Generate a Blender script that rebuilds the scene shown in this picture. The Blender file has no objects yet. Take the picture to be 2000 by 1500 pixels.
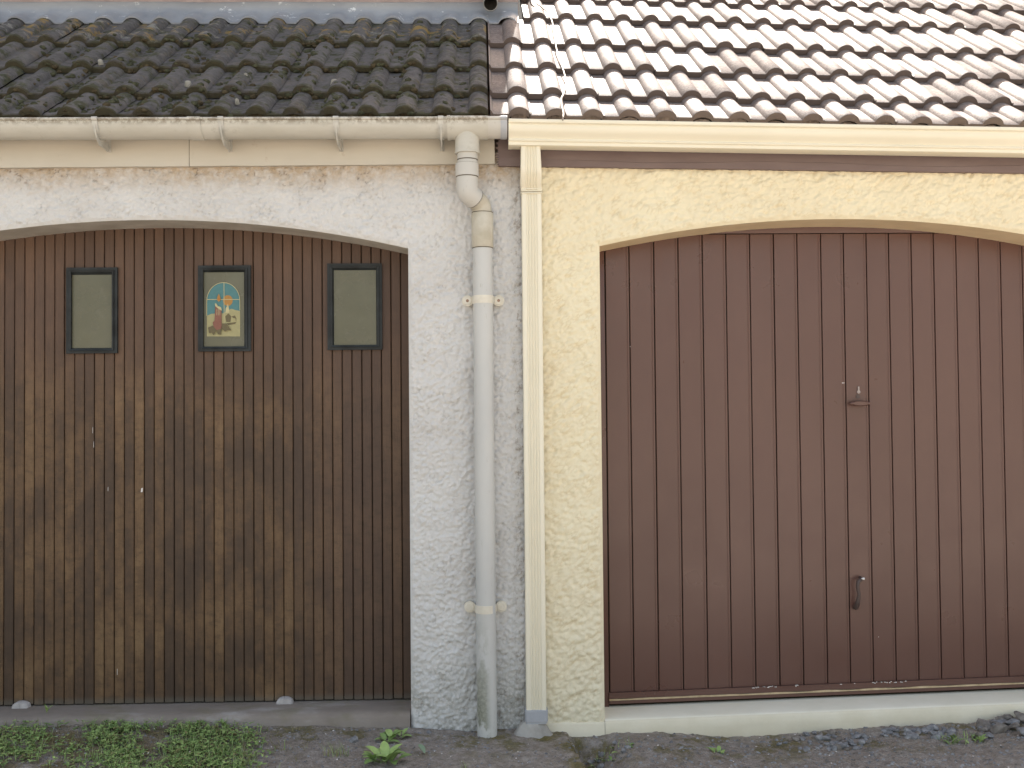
import bpy, bmesh, math, random
import numpy as np
from mathutils import Vector, Matrix, noise
random.seed(7)
R = math.radians
sc = bpy.context.scene
C = sc.collection

# ------------------------------------------------------------------ camera, sky, sun
F = 2055.0                       # focal length in pixels of the 2000 px wide photograph
CAM = Vector((0.0, -4.48, 1.35))
YAW, TILT, ROLL = R(1.5), R(1.45), 0.009
fw = Vector((math.sin(YAW)*math.cos(TILT), math.cos(YAW)*math.cos(TILT), math.sin(TILT)))
r0 = Vector((math.cos(YAW), -math.sin(YAW), 0))
u0 = r0.cross(fw)
rt = r0*math.cos(ROLL) - u0*math.sin(ROLL)
up = u0*math.cos(ROLL) + r0*math.sin(ROLL)
cd = bpy.data.cameras.new('camera'); cam = bpy.data.objects.new('camera', cd); C.objects.link(cam)
cd.sensor_width = 36; cd.lens = 36*F/2000; cd.clip_start = .05; cd.clip_end = 2000
m = Matrix((rt, up, -fw)).transposed().to_4x4(); m.translation = CAM
cam.matrix_world = m
sc.camera = cam
sc.render.resolution_x = 1024; sc.render.resolution_y = 768

SUN_EL, SUN_AZ = R(55), R(5)
w = bpy.data.worlds.new('World'); sc.world = w; w.use_nodes = True
wn = w.node_tree.nodes; wl = w.node_tree.links
sky = wn.new('ShaderNodeTexSky'); sky.sky_type = 'NISHITA'; sky.sun_disc = False
sky.sun_elevation = SUN_EL; sky.sun_rotation = SUN_AZ
sky.air_density = 1.0; sky.dust_density = 3.0; sky.ozone_density = 0.3
tint = wn.new('ShaderNodeMix'); tint.data_type = 'RGBA'; tint.blend_type = 'MULTIPLY'
tint.inputs[0].default_value = 1; tint.inputs[7].default_value = (1.0, .83, .645, 1)
wl.new(sky.outputs[0], tint.inputs[6]); wl.new(tint.outputs[2], wn['Background'].inputs[0])
wn['Background'].inputs[1].default_value = 0.15
sd = bpy.data.lights.new('sun', 'SUN'); so = bpy.data.objects.new('sun', sd); C.objects.link(so)
sd.energy = 4.0; sd.angle = R(.5); sd.color = (1, .95, .87)
so.rotation_euler = Vector((-math.sin(SUN_AZ)*math.cos(SUN_EL), -math.cos(SUN_AZ)*math.cos(SUN_EL), -math.sin(SUN_EL))).to_track_quat('-Z', 'Y').to_euler()
so.location = (0, 8, 12)
sc.view_settings.view_transform = 'Standard'; sc.view_settings.look = 'None'
sc.view_settings.exposure = 1.85; sc.view_settings.gamma = 1

sc.cycles.use_denoising = True; sc.cycles.use_adaptive_sampling = False

# ------------------------------------------------------------------ helpers
def ray(px, py):
    return fw*F + rt*(px-1000) - up*(py-750)
def at(px, py, Y=0.0):           # where a measured photo point lies on the upright plane at depth Y
    d = ray(px, py); return CAM + d*((Y-CAM.y)/d.y)
def X(px, py, Y=0.0): return at(px, py, Y).x
def Zc(px, py, Y=0.0): return at(px, py, Y).z
def onplane(px, py, p, n):
    d = ray(px, py); return CAM + d*((p-CAM).dot(n)/d.dot(n))
def smooth(a, b, t):
    t = max(0.0, min(1.0, (t-a)/(b-a))); return t*t*(3-2*t)

class MB:
    def __init__(s): s.v = []; s.f = []; s.mi = []; s.attr = {}
    def add(s, verts, faces, mi=0):
        o = len(s.v); s.v += [tuple(p) for p in verts]
        s.f += [tuple(i+o for i in f) for f in faces]; s.mi += [mi]*len(faces)
        return o
    def box(s, a, b, mi=0, bev=0.0):
        (x0, y0, z0), (x1, y1, z1) = a, b
        if bev <= 0:
            s.add([(x0,y0,z0),(x1,y0,z0),(x1,y1,z0),(x0,y1,z0),(x0,y0,z1),(x1,y0,z1),(x1,y1,z1),(x0,y1,z1)],
                  [(0,3,2,1),(4,5,6,7),(0,1,5,4),(1,2,6,5),(2,3,7,6),(3,0,4,7)], mi); return
        bm = bmesh.new(); bmesh.ops.create_cube(bm, size=1)
        for v in bm.verts: v.co = Vector(((x0+x1)/2+v.co.x*(x1-x0), (y0+y1)/2+v.co.y*(y1-y0), (z0+z1)/2+v.co.z*(z1-z0)))
        bmesh.ops.bevel(bm, geom=bm.edges[:], offset=bev, segments=2, affect='EDGES', profile=.5)
        s.bm(bm, mi)
    def bm(s, bm, mi=0):
        bm.verts.index_update()
        s.add([v.co.copy() for v in bm.verts], [[v.index for v in f.verts] for f in bm.faces], mi); bm.free()
    def sweep(s, rings, mi=0, closed=True, caps=True):
        n = len(rings[0]); o = len(s.v); fs = []
        for k in range(len(rings)-1):
            for i in range(n if closed else n-1):
                j = (i+1) % n
                fs.append((k*n+i, k*n+j, (k+1)*n+j, (k+1)*n+i))
        if caps and closed:
            fs.append(tuple(range(n-1, -1, -1))); fs.append(tuple((len(rings)-1)*n+i for i in range(n)))
        s.add([p for r in rings for p in r], fs, mi)
    def tube(s, pts, rad, n=20, mi=0, caps=True):
        pts = [Vector(p) for p in pts]
        if not hasattr(rad, '__len__'): rad = [rad]*len(pts)
        rings = []; a = None
        for i, p in enumerate(pts):
            t = (pts[min(i+1, len(pts)-1)]-pts[max(i-1, 0)]).normalized()
            if a is None: a = t.orthogonal().normalized()
            a = (a - t*a.dot(t)).normalized(); b = t.cross(a)
            rings.append([p+a*(math.cos(q)*rad[i])+b*(math.sin(q)*rad[i]) for q in [2*math.pi*k/n for k in range(n)]])
        s.sweep(rings, mi, True, caps)
    def build(s, name, mats, parent=None, smooth_deg=None, all_smooth=False):
        me = bpy.data.meshes.new(name); me.from_pydata(s.v, [], s.f); me.update()
        if not isinstance(mats, (list, tuple)): mats = [mats]
        for mm in mats: me.materials.append(mm)
        if len(mats) > 1: me.polygons.foreach_set('material_index', s.mi)
        for k, vals in s.attr.items():
            at_ = me.attributes.new(k, 'FLOAT', 'POINT'); at_.data.foreach_set('value', np.array(vals, dtype=np.float32))
        if smooth_deg or all_smooth:
            me.polygons.foreach_set('use_smooth', [True]*len(me.polygons))
            if smooth_deg: me.set_sharp_from_angle(angle=R(smooth_deg))
        o = bpy.data.objects.new(name, me); C.objects.link(o)
        if parent is not None: attach(o, parent)
        return o
def attach(o, parent):
    o.parent = parent
    if parent.parent is None: o.matrix_parent_inverse = Matrix.Translation(-parent.location)
def thing(name, label, cat, loc, group=None):
    o = bpy.data.objects.new(name, None); C.objects.link(o); o.location = loc; o.empty_display_size = .1
    return tag(o, label, cat, group)
def tag(o, label=None, cat=None, group=None, kind=None):
    if label: o['label'] = label
    if cat: o['category'] = cat
    if group: o['group'] = group
    if kind: o['kind'] = kind
    return o
def rounded_path(pts, r, seg=6):
    pts = [Vector(p) for p in pts]; out = [pts[0]]
    for i in range(1, len(pts)-1):
        a, b, c = pts[i-1], pts[i], pts[i+1]
        d1 = (a-b); d2 = (c-b); rr = min(r, d1.length*.49, d2.length*.49)
        p = b+d1.normalized()*rr; q = b+d2.normalized()*rr
        for k in range(seg+1):
            t = k/seg; out.append(p*(1-t)**2+b*2*t*(1-t)+q*t*t)
    out.append(pts[-1]); return out

# ------------------------------------------------------------------ materials
class NT:
    def __init__(s, name):
        s.m = bpy.data.materials.new(name); s.m.use_nodes = True; s.t = s.m.node_tree
        s.b = s.t.nodes['Principled BSDF']; s.tc = None
    def n(s, t, **kw):
        x = s.t.nodes.new('ShaderNode'+t)
        for k, v in kw.items(): setattr(x, k, v)
        return x
    def l(s, a, b): s.t.links.new(a, b)
    def put(s, sock, v):
        if isinstance(v, bpy.types.NodeSocket): s.l(v, sock)
        elif v is not None:
            if hasattr(sock.default_value, '__len__') and not isinstance(v, str):
                if len(sock.default_value) == 4 and len(v) == 3: v = tuple(v)+(1,)
            sock.default_value = v
    def co(s):
        if s.tc is None: s.tc = s.n('TexCoord')
        return s.tc.outputs['Object']
    def xyz(s):
        x = s.n('SeparateXYZ'); s.l(s.co(), x.inputs[0]); return x.outputs
    def mapv(s, scale=(1, 1, 1), loc=(0, 0, 0), rot=(0, 0, 0), vec=None):
        x = s.n('Mapping'); s.l(vec or s.co(), x.inputs[0]); x.inputs['Scale'].default_value = scale
        x.inputs['Location'].default_value = loc; x.inputs['Rotation'].default_value = rot; return x.outputs[0]
    def noise(s, scale, detail=4, rough=.55, vec=None, dist=0.0, col=False):
        x = s.n('TexNoise'); s.l(vec or s.co(), x.inputs['Vector']); x.inputs['Scale'].default_value = scale
        x.inputs['Detail'].default_value = detail; x.inputs['Roughness'].default_value = rough; x.inputs['Distortion'].default_value = dist
        return x.outputs['Color' if col else 'Fac']
    def voro(s, scale, feature='F1', vec=None, out='Distance', rnd=1.0):
        x = s.n('TexVoronoi', feature=feature); s.l(vec or s.co(), x.inputs['Vector']); x.inputs['Scale'].default_value = scale
        x.inputs['Randomness'].default_value = rnd; return x.outputs[out]
    def ramp(s, fac, stops, interp='LINEAR'):
        x = s.n('ValToRGB'); x.color_ramp.interpolation = interp; e = x.color_ramp.elements
        while len(e) > 1: e.remove(e[-1])
        for i, (p, c) in enumerate(stops):
            if not hasattr(c, '__len__'): c = (c, c, c)
            q = e[0] if i == 0 else e.new(p); q.position = p; q.color = tuple(c)+(1,)
        s.put(x.inputs[0], fac); return x.outputs[0]
    def mix(s, fac, a, b, blend='MIX'):
        x = s.n('Mix', data_type='RGBA', blend_type=blend); s.put(x.inputs[0], fac); s.put(x.inputs[6], a); s.put(x.inputs[7], b); return x.outputs[2]
    def math(s, op, a, b=None, c=None, clamp=False):
        x = s.n('Math', operation=op, use_clamp=clamp)
        for i, v in enumerate((a, b, c)):
            if v is not None: s.put(x.inputs[i], v)
        return x.outputs[0]
    def mr(s, v, a, b, c=0.0, d=1.0):
        x = s.n('MapRange', interpolation_type='SMOOTHSTEP'); s.put(x.inputs[0], v)
        for i, q in enumerate((a, b, c, d)): x.inputs[i+1].default_value = q
        return x.outputs[0]
    def attr(s, name):
        x = s.n('Attribute', attribute_name=name); return x.outputs['Fac']
    def bump(s, h, strength=.5, dist=.01):
        x = s.n('Bump'); s.put(x.inputs['Height'], h); x.inputs['Strength'].default_value = strength; x.inputs['Distance'].default_value = dist
        s.l(x.outputs[0], s.b.inputs['Normal'])
    def done(s, col, rough=.6, spec=.5, metal=0.0):
        s.put(s.b.inputs['Base Color'], col); s.put(s.b.inputs['Roughness'], rough)
        s.put(s.b.inputs['Specular IOR Level'], spec); s.put(s.b.inputs['Metallic'], metal); return s.m
def pm(name, c0, c1, scale=8, rough=.6, spec=.5, bscale=0, bstr=.2, bdist=.003, lo=.35, hi=.65, metal=0, vscale=(1, 1, 1)):
    t = NT(name); col = t.ramp(t.noise(scale, 5, .6, t.mapv(vscale)), [(lo, c0), (hi, c1)])
    if bscale: t.bump(t.noise(bscale, 4, .6), bstr, bdist)
    return t.done(col, rough, spec, metal)

M = {}
# --- white roughcast
t = NT('white_roughcast'); x, y, z = t.xyz()
base = t.ramp(t.noise(2.2, 5, .6), [(.3, (.60, .585, .57)), (.7, (.68, .675, .665))])
speck = t.noise(110, 3, .7)
base = t.mix(t.mr(speck, .60, .74, 0, .35), base, (.38, .36, .33))
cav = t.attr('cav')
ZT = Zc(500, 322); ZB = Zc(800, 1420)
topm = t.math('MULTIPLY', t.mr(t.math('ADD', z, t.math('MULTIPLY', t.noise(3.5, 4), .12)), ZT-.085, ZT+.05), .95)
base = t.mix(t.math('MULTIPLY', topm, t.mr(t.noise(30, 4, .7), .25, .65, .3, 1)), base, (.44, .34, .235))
botm = t.math('MULTIPLY', t.mr(z, ZB+.42, ZB, 0, 1), t.mr(t.noise(5, 4, .6, t.mapv((1, 1, 1), (3, 0, 1))), .36, .56, 0, 1))
base = t.mix(t.math('MULTIPLY', botm, t.mr(t.noise(70, 4, .7), .38, .58, .10, .65)), base, (.23, .225, .18))
xg = X(1018, 900)
gr = t.math('MULTIPLY', t.mr(x, xg-.055, xg-.005, 0, 1), t.mr(t.noise(34, 5, .75, t.mapv((1.3, 1, .8))), .50, .64, 0, .7))
base = t.mix(gr, base, (.24, .195, .155))
xp = X(922, 900)
gp = t.math('MULTIPLY', t.math('MULTIPLY', t.mr(x, xp-.13, xp, 0, 1), t.mr(x, xp+.2, xp+.09, 0, 1)), t.mr(t.noise(9, 5, .7, t.mapv((1, 1, .35))), .45, .70, 0, .35))
base = t.mix(gp, base, (.36, .33, .29))
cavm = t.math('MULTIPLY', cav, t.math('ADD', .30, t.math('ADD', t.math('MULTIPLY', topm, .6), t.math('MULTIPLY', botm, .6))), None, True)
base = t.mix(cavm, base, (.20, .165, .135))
t.bump(t.noise(130, 4, .7), .6, .006)
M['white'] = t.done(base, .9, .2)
# --- cream roughcast
t = NT('cream_roughcast'); x, y, z = t.xyz()
base = t.ramp(t.noise(3, 4, .6), [(.3, (.745, .655, .465)), (.7, (.805, .73, .535))])
base = t.mix(t.mr(z, 1.3, .0, 0, .35), base, (.80, .745, .60))
base = t.mix(t.math('MULTIPLY', t.attr('cav'), .35), base, (.52, .38, .18))
t.bump(t.noise(120, 4, .65), .5, .005)
M['cream'] = t.done(base, .75, .3)
t = NT('cream_smooth'); base = t.ramp(t.noise(9, 5, .6), [(.3, (.70, .635, .49)), (.7, (.78, .72, .58))])
t.bump(t.noise(90, 4), .3, .003); M['cream_smooth'] = t.done(base, .7, .3)
M['cream_sill'] = pm('cream_sill_paint', (.84, .80, .655), (.90, .86, .725), 7, .6, .4, 120, .2)
M['white_smooth'] = pm('white_reveal', (.46, .42, .36), (.58, .54, .48), 7, .9, .2, 90, .3)
M['cream_reveal'] = pm('cream_reveal', (.66, .53, .34), (.74, .60, .40), 7, .8, .2, 90, .2)
# --- aluminium in cream, pvc in grey
M['cream_metal'] = pm('cream_coated_metal', (.74, .685, .545), (.785, .73, .59), 2, .38, .5)
t = NT('grey_pvc'); x, y, z = t.xyz()
base = t.ramp(t.noise(5, 5, .6, t.mapv((1, 1, .4))), [(.3, (.485, .485, .475)), (.7, (.565, .56, .535))])
base = t.mix(t.mr(z, 2.0, 2.35, 0, .6), base, (.51, .48, .425))
mos = t.math('MULTIPLY', t.mr(z, .62, .02, 0, 1), t.mr(t.noise(9, 5, .65, t.mapv((1, 1, .55), (.4, 0, .3))), .45, .53))
mos = t.math('MULTIPLY', mos, t.mr(x, X(962, 1300), X(945, 1300), 0, 1))
base = t.mix(t.math('MULTIPLY', mos, .85), base, t.ramp(t.noise(80, 3), [(.35, (.125, .13, .08)), (.7, (.29, .29, .225))]))
base = t.mix(t.mr(t.noise(60, 4, .7, t.mapv((1, 1, .3))), .62, .72, 0, .5), base, (.38, .36, .31))
M['pvc'] = t.done(base, .5, .4)
M['seal'] = pm('joint_dirt', (.07, .055, .04), (.16, .135, .10), 30, .9, .1)  # dark rings: painted shadow gaps of the pipe joints, with some grime
t = NT('gutter_pvc'); x, y, z = t.xyz()
base = t.ramp(t.noise(4, 5, .65, t.mapv((.6, 1, 2))), [(.3, (.45, .43, .37)), (.7, (.57, .55, .495))])
zl = Zc(400, 236, -.165)
band = t.math('MULTIPLY', t.mr(z, zl-.028, zl-.006), t.mr(t.noise(38, 5, .75), .40, .58, 0, .85))
base = t.mix(band, base, (.23, .195, .15))
base = t.mix(t.mr(t.noise(15, 5, .75), .56, .72, 0, .5), base, (.36, .34, .28))
M['gutter'] = t.done(base, .5, .4)
M['bracket'] = pm('gutter_bracket_pvc', (.40, .385, .35), (.56, .54, .49), 20, .5, .4)
t = NT('fascia_paint'); x, y, z = t.xyz()
base = t.ramp(t.noise(3, 5, .6, t.mapv((.5, 1, 2))), [(.3, (.49, .44, .36)), (.7, (.56, .52, .445))])
base = t.mix(t.mr(t.noise(14, 5, .8), .62, .75, 0, .45), base, (.36, .28, .2)); M['fascia'] = t.done(base, .7, .3)
M['fascia_brown'] = pm('brown_fascia_paint', (.145, .102, .095), (.185, .135, .125), 5, .65, .4, 40, .15, vscale=(.5, 1, 2))
M['collar_grey'] = pm('grey_collar', (.36, .37, .40), (.42, .43, .46), 12, .5, .4)
M['seal_tan'] = pm('tan_door_seal', (.40, .30, .18), (.56, .44, .28), 25, .7, .3)
M['concrete'] = pm('concrete', (.26, .24, .215), (.42, .40, .37), 9, .95, .2, 60, .6, .006)
t = NT('sill_concrete'); base = t.ramp(t.noise(5, 6, .65, t.mapv((.5, 1, 1))), [(.3, (.215, .18, .152)), (.55, (.285, .245, .213)), (.72, (.43, .40, .375))])
base = t.mix(t.mr(t.noise(6, 4, .6, t.mapv((1, 1, 1), (7, 2, 0))), .5, .68, 0, .4), base, (.20, .18, .105))
t.bump(t.noise(70, 5, .7), .5, .005); M['sill'] = t.done(base, .95, .2)
# --- wood door
BW = None
def wood(x0, bw, zlo, zhi):
    t = NT('stained_boards'); x, y, z = t.xyz()
    idx = t.math('FLOOR', t.math('DIVIDE', t.math('SUBTRACT', x, x0), bw))
    wn_ = t.n('TexWhiteNoise', noise_dimensions='1D'); t.l(idx, wn_.inputs['W']); rnd = wn_.outputs[0]
    cv = t.n('CombineXYZ'); t.l(t.math('ADD', x, t.math('MULTIPLY', rnd, .12)), cv.inputs[0]); t.l(t.math('ADD', z, t.math('MULTIPLY', rnd, .16)), cv.inputs[2])
    patch = t.noise(3.0, 7, .68, t.mapv((1.25, 1, .95), (2.2, 0, .4), vec=cv.outputs[0]))
    zr = t.mr(z, zhi-.35, zhi-.95, 0, 1)              # the worn area is below the windows
    wear = t.math('ADD', patch, t.math('MULTIPLY', t.math('SUBTRACT', rnd, .5), .17))
    worn = t.ramp(wear, [(.32, (.060, .038, .026)), (.45, (.085, .052, .032)), (.56, (.135, .080, .042)), (.70, (.205, .128, .066))])
    sound = t.ramp(t.math('ADD', patch, t.math('MULTIPLY', t.math('SUBTRACT', rnd, .5), .25)), [(.3, (.085, .050, .034)), (.55, (.112, .066, .044)), (.75, (.15, .086, .054))])
    base = t.mix(zr, sound, worn)
    right = t.mr(x, x0+bw*30, x0+bw*40, 0, .75)
    base = t.mix(right, base, t.mix(.5, sound, (.080, .050, .038)))
    grain = t.noise(1.0, 6, .7, t.mapv((420, 1, 9), vec=cv.outputs[0]))
    base = t.mix(.55, base, t.ramp(grain, [(.3, (.55, .55, .55)), (.7, (1.35, 1.3, 1.25))]), 'MULTIPLY')
    blot = t.noise(30, 6, .75, t.mapv((.6, 1, 1.1)))
    base = t.mix(t.math('MULTIPLY', t.mr(blot, .46, .68, 0, .5), zr), base, (.050, .033, .021))
    strk = t.noise(1.0, 4, .7, t.mapv((75, 1, 1.6), (3.3, 0, 0)))
    base = t.mix(t.math('MULTIPLY', t.mr(strk, .70, .78, 0, .6), t.mr(z, .95, .45, 0, 1)), base, (.27, .25, .2))
    base = t.mix(t.mr(z, zlo+.035, zlo+.005, 0, .5), base, (.12, .115, .095))
    t.bump(grain, .25, .002)
    return t.done(base, .55, .35)
M['groove'] = pm('groove_dark', (.022, .018, .012), (.036, .030, .020), 20, .9, .1)
M['win_frame'] = pm('dark_window_frame', (.012, .0135, .014), (.028, .033, .035), 14, .5, .3, 60, .3)
t = NT('frosted_pane'); base = t.ramp(t.noise(7, 4), [(.3, (.105, .100, .062)), (.7, (.128, .122, .080))]); base = t.mix(t.mr(t.noise(22, 5, .75), .55, .75, 0, .5), base, (.17, .16, .12)); M['pane'] = t.done(base, t.ramp(t.noise(12, 4), [(.3, .16), (.7, .34)]), .45)
M['pale'] = pm('pale_plastic', (.40, .37, .36), (.52, .49, .48), 30, .6, .4)
M['fleck'] = pm('pale_fleck', (.62, .58, .55), (.75, .72, .7), 30, .7, .3)
# --- brown metal door
t = NT('brown_door_paint'); x, y, z = t.xyz()
base = t.ramp(t.noise(1.6, 5, .6, t.mapv((1, 1, .6))), [(.3, (.106, .050, .038)), (.7, (.128, .064, .050))])
base = t.mix(t.mr(t.noise(45, 5, .75), .6, .74, 0, .15), base, (.16, .11, .095))
t.bump(t.noise(9, 3), .12, .004); M['door_brown'] = t.done(base, t.ramp(t.noise(6, 4), [(.3, .27), (.7, .40)]), .5)
M['door_dark'] = pm('brown_door_frame', (.065, .043, .038), (.09, .06, .052), 8, .5, .5)
M['chrome'] = pm('worn_metal', (.30, .25, .235), (.42, .37, .35), 30, .4, .5, metal=.3)
# --- tiles
def tiles(name, mossy):
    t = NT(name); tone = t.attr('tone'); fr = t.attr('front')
    if mossy:
        base = t.ramp(t.noise(26, 6, .75), [(.3, (.060, .056, .056)), (.5, (.105, .099, .098)), (.72, (.18, .17, .165))])
        base = t.mix(t.math('MULTIPLY', tone, .5), base, (.17, .155, .148), 'MIX')
        mo = t.noise(13, 6, .72, t.mapv((1, 1, 1), (2, 1, 4)))
        base = t.mix(t.mr(t.math('ADD', mo, t.math('MULTIPLY', fr, .12)), .50, .62, 0, .85), base, t.ramp(t.noise(60, 4), [(.3, (.035, .040, .022)), (.7, (.100, .100, .050))]))
        li = t.math('MULTIPLY', t.math('MULTIPLY', t.attr('lichen'), .7), t.mr(t.noise(11, 5, .75, t.mapv((1, 1, 1), (5, 5, 5))), .52, .60))
        base = t.mix(li, base, t.ramp(t.noise(7, 3, .6, t.mapv((1, 1, 1), (9, 0, 0))), [(.42, (.30, .29, .26)), (.55, (.34, .22, .06))]))
        base = t.mix(t.mr(t.noise(48, 4, .8, t.mapv((1, 1, 1), (1, 8, 2))), .70, .76, 0, .4), base, (.30, .29, .26))
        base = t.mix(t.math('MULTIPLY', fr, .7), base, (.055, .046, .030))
        t.bump(t.noise(75, 5, .75), .8, .010)
        return t.done(base, .95, .15)
    base = t.ramp(t.noise(60, 6, .85), [(.30, (.105, .082, .075)), (.5, (.20, .166, .153)), (.68, (.30, .26, .243))])
    st = t.math('MULTIPLY', t.mr(t.noise(8, 5, .7), .48, .70, 0, .45), t.mr(tone, .3, .9, .15, 1))
    base = t.mix(st, base, (.115, .09, .083))
    base = t.mix(t.mr(tone, .0, 1, .35, 0), base, (.30, .255, .235))
    base = t.mix(t.mr(t.noise(105, 3, .8), .56, .66, 0, .75), base, (.075, .062, .058))
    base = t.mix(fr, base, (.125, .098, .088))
    t.bump(t.noise(120, 4, .75), .6, .005)
    return t.done(base, t.math('ADD', t.math('MULTIPLY', tone, .2), .52), t.math('SUBTRACT', .27, t.math('MULTIPLY', tone, .2)))
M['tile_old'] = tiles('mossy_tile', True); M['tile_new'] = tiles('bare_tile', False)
M['moss'] = pm('moss', (.040, .043, .027), (.105, .104, .062), 55, 1, .1, 200, .8, .01)
M['moss_brown'] = pm('moss_brown', (.050, .040, .024), (.115, .092, .056), 55, 1, .1, 200, .8, .01)
M['mortar'] = pm('mortar', (.12, .095, .085), (.20, .165, .15), 30, .95, .2, 90, .6)
M['dark'] = pm('dark_void', (.012, .01, .01), (.02, .017, .016), 10, .95, .1)
t = NT('lead'); x, y, z = t.xyz()
base = t.ramp(t.noise(4, 5, .65, t.mapv((.6, 1, 1.5))), [(.3, (.20, .215, .24)), (.7, (.30, .315, .335))])
base = t.mix(t.mr(t.noise(16, 5, .8, t.mapv((.8, 1, 1.2), (2, 0, 0))), .60, .68, 0, .9), base, (.62, .64, .66)); M['lead'] = t.done(base, .55, .5)
M['house_render'] = pm('pink_render', (.26, .20, .175), (.34, .265, .235), 12, .9, .2, 60, .4)
M['cable'] = pm('pale_cable', (.27, .22, .18), (.36, .30, .25), 40, .5, .4)
# --- ground
t = NT('old_asphalt'); x, y, z = t.xyz()
base = t.ramp(t.noise(30, 6, .7), [(.3, (.21, .177, .15)), (.52, (.32, .28, .248)), (.75, (.46, .42, .385))])
base = t.mix(t.mr(t.noise(5, 5, .65), .45, .65, 0, .7), base, t.ramp(t.noise(60, 4, .7), [(.3, (.20, .165, .128)), (.7, (.37, .32, .265))]))
mm_ = t.math('MULTIPLY', t.mr(t.noise(7, 5, .7, t.mapv((1, 1, 1), (4, 4, 0))), .50, .60), t.mr(t.math('ABSOLUTE', t.math('ADD', y, .13)), .3, .05))
base = t.mix(t.math('MULTIPLY', mm_, .75), base, t.ramp(t.noise(50, 4), [(.3, (.085, .085, .034)), (.7, (.22, .175, .065))]))
lm = t.mr(x, X(540, 1450), X(380, 1450), 0, 1)
base = t.mix(t.math('MULTIPLY', lm, t.mr(t.noise(8, 5, .7, t.mapv((1, 1, 1), (1, 6, 0))), .38, .58, 0, .8)), base, t.ramp(t.noise(70, 4), [(.3, (.10, .09, .045)), (.7, (.25, .195, .095))]))
base = t.mix(t.math('MULTIPLY', t.attr('mossy'), .85), base, t.ramp(t.noise(45, 5, .7), [(.3, (.055, .055, .02)), (.5, (.15, .125, .04)), (.72, (.27, .20, .075))]))
base = t.mix(t.mr(t.voro(150), .10, .04, 0, 1), base, t.ramp(t.noise(90, 2), [(.4, (.05, .05, .055)), (.6, (.27, .25, .24))]))
t.bump(t.math('ADD', t.noise(55, 6, .8), t.math('MULTIPLY', t.voro(120), .6)), .8, .012); M['ground'] = t.done(base, .95, .2)
M['lane'] = pm('pale_concrete_lane', (.30, .28, .25), (.42, .39, .35), 3, .9, .2, 60, .4)
M['stone'] = pm('grey_stone', (.14, .14, .147), (.33, .33, .34), 22, .85, .3, 90, .5)
M['stone2'] = pm('brown_stone', (.13, .115, .10), (.29, .26, .235), 22, .9, .3, 90, .5)
def leafmat(name, a, b):
    t = NT(name); base = t.ramp(t.attr('tone'), [(0, a), (1, b)]); base = t.mix(.4, base, t.ramp(t.noise(60, 3), [(.3, (.7, .7, .7)), (.7, (1.2, 1.2, 1.1))]), 'MULTIPLY')
    t.put(t.b.inputs['Transmission Weight'], 0.0); t.put(t.b.inputs['Subsurface Weight'], .12); t.put(t.b.inputs['Subsurface Radius'], (.01, .02, .005)); t.put(t.b.inputs['Subsurface Scale'], .2)
    return t.done(base, .5, .4)
M['leaf'] = leafmat('leaf_green', (.115, .205, .062), (.37, .50, .175))
M['leaf_dry'] = leafmat('leaf_dry', (.13, .13, .05), (.30, .26, .12))
M['leaf_pale'] = leafmat('leaf_pale', (.17, .25, .16), (.25, .33, .22))
M['litter'] = pm('petal_litter', (.58, .52, .48), (.75, .70, .66), 40, .8, .3)

# ------------------------------------------------------------------ ground
gpts = [(-400, 1418), (0, 1416), (400, 1416), (700, 1417), (810, 1420), (930, 1424), (1000, 1424), (1070, 1426), (1200, 1428), (1330, 1431), (1440, 1438), (1520, 1432), (1600, 1425), (1800, 1414), (1900, 1408), (1990, 1398), (2500, 1372)]
gx = [X(a, b) for a, b in gpts]; gz = [Zc(a, b) for a, b in gpts]
tr0 = at(1108, 1442); 
tA = Vector((X(1108, 1440, -.06), -.06)); tB = Vector((X(1142, 1500, -.42), -.42))
def gbase(x, y):
    z = float(np.interp(x, gx, gz))
    if y < 0: z += .025*max(y, -3)+0.0
    if y > .0: z = min(z, .0) if y < .3 else z
    return z
def gz_at(x, y):
    z = gbase(x, y)
    if -1.4 < y < .06 and -2.8 < x < 3.2:
        v = Vector((x*1.0, y, 0))
        z += .008*noise.fractal(v*5, 1.0, 2.0, 4) + .006*noise.fractal(v*30, 1.0, 2.0, 3)
        # broken edge of the slab, with a hollow beside it
        s = (Vector((x, y))-tA).dot((tB-tA).normalized()); n_ = Vector((tB-tA)).normalized(); d = (x-tA.x)*(-n_.y)+(y-tA.y)*(n_.x)
        d += .010*noise.noise(v*14)
        if s > -.08:
            k = smooth(-.08, .06, s)*smooth(.25, .02, d-.0)*smooth(-.004, .018, d)
            z -= .11*k + .014*k*noise.noise(v*30)
            z += .014*smooth(-.11, -.01, d)*smooth(.004, -.002, d)*smooth(-.05, .05, s)
    return z
fxs = list(np.arange(-2.75, 3.1, .012)); fys = list(np.arange(-1.0, .05, .010))
xs = [-400, -120, -40, -15, -7, -4] + fxs + [4, 7, 15, 40, 120, 400]
ys = [-400, -120, -40, -15, -7, -4, -3, -2.2, -1.6, -1.3, -1.15] + fys + [.3, 1, 3, 8, 20, 60, 400]
def moss_at(x, y):
    if not (-1.1 < y < .06 and -2.8 < x < 3.2): return 0.0
    s = (Vector((x, y))-tA).dot((tB-tA).normalized()); n_ = (tB-tA).normalized(); d = (x-tA.x)*(-n_.y)+(y-tA.y)*(n_.x)
    nz = noise.fractal(Vector((x*14, y*14, 3)), 1, 2, 3)
    a = smooth(-.10, .0, s)*smooth(-.075, -.02, d+nz*.04)*smooth(.12, .02, d)
    b = smooth(.0, .35, nz+.12)*smooth(-.16, -.05, y+.05*nz)*smooth(X(880, 1440), X(930, 1440), x)*smooth(X(1120, 1440), X(1070, 1440), x)
    return max(0, min(1, max(a*smooth(-.35, .1, nz), b)))
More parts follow.
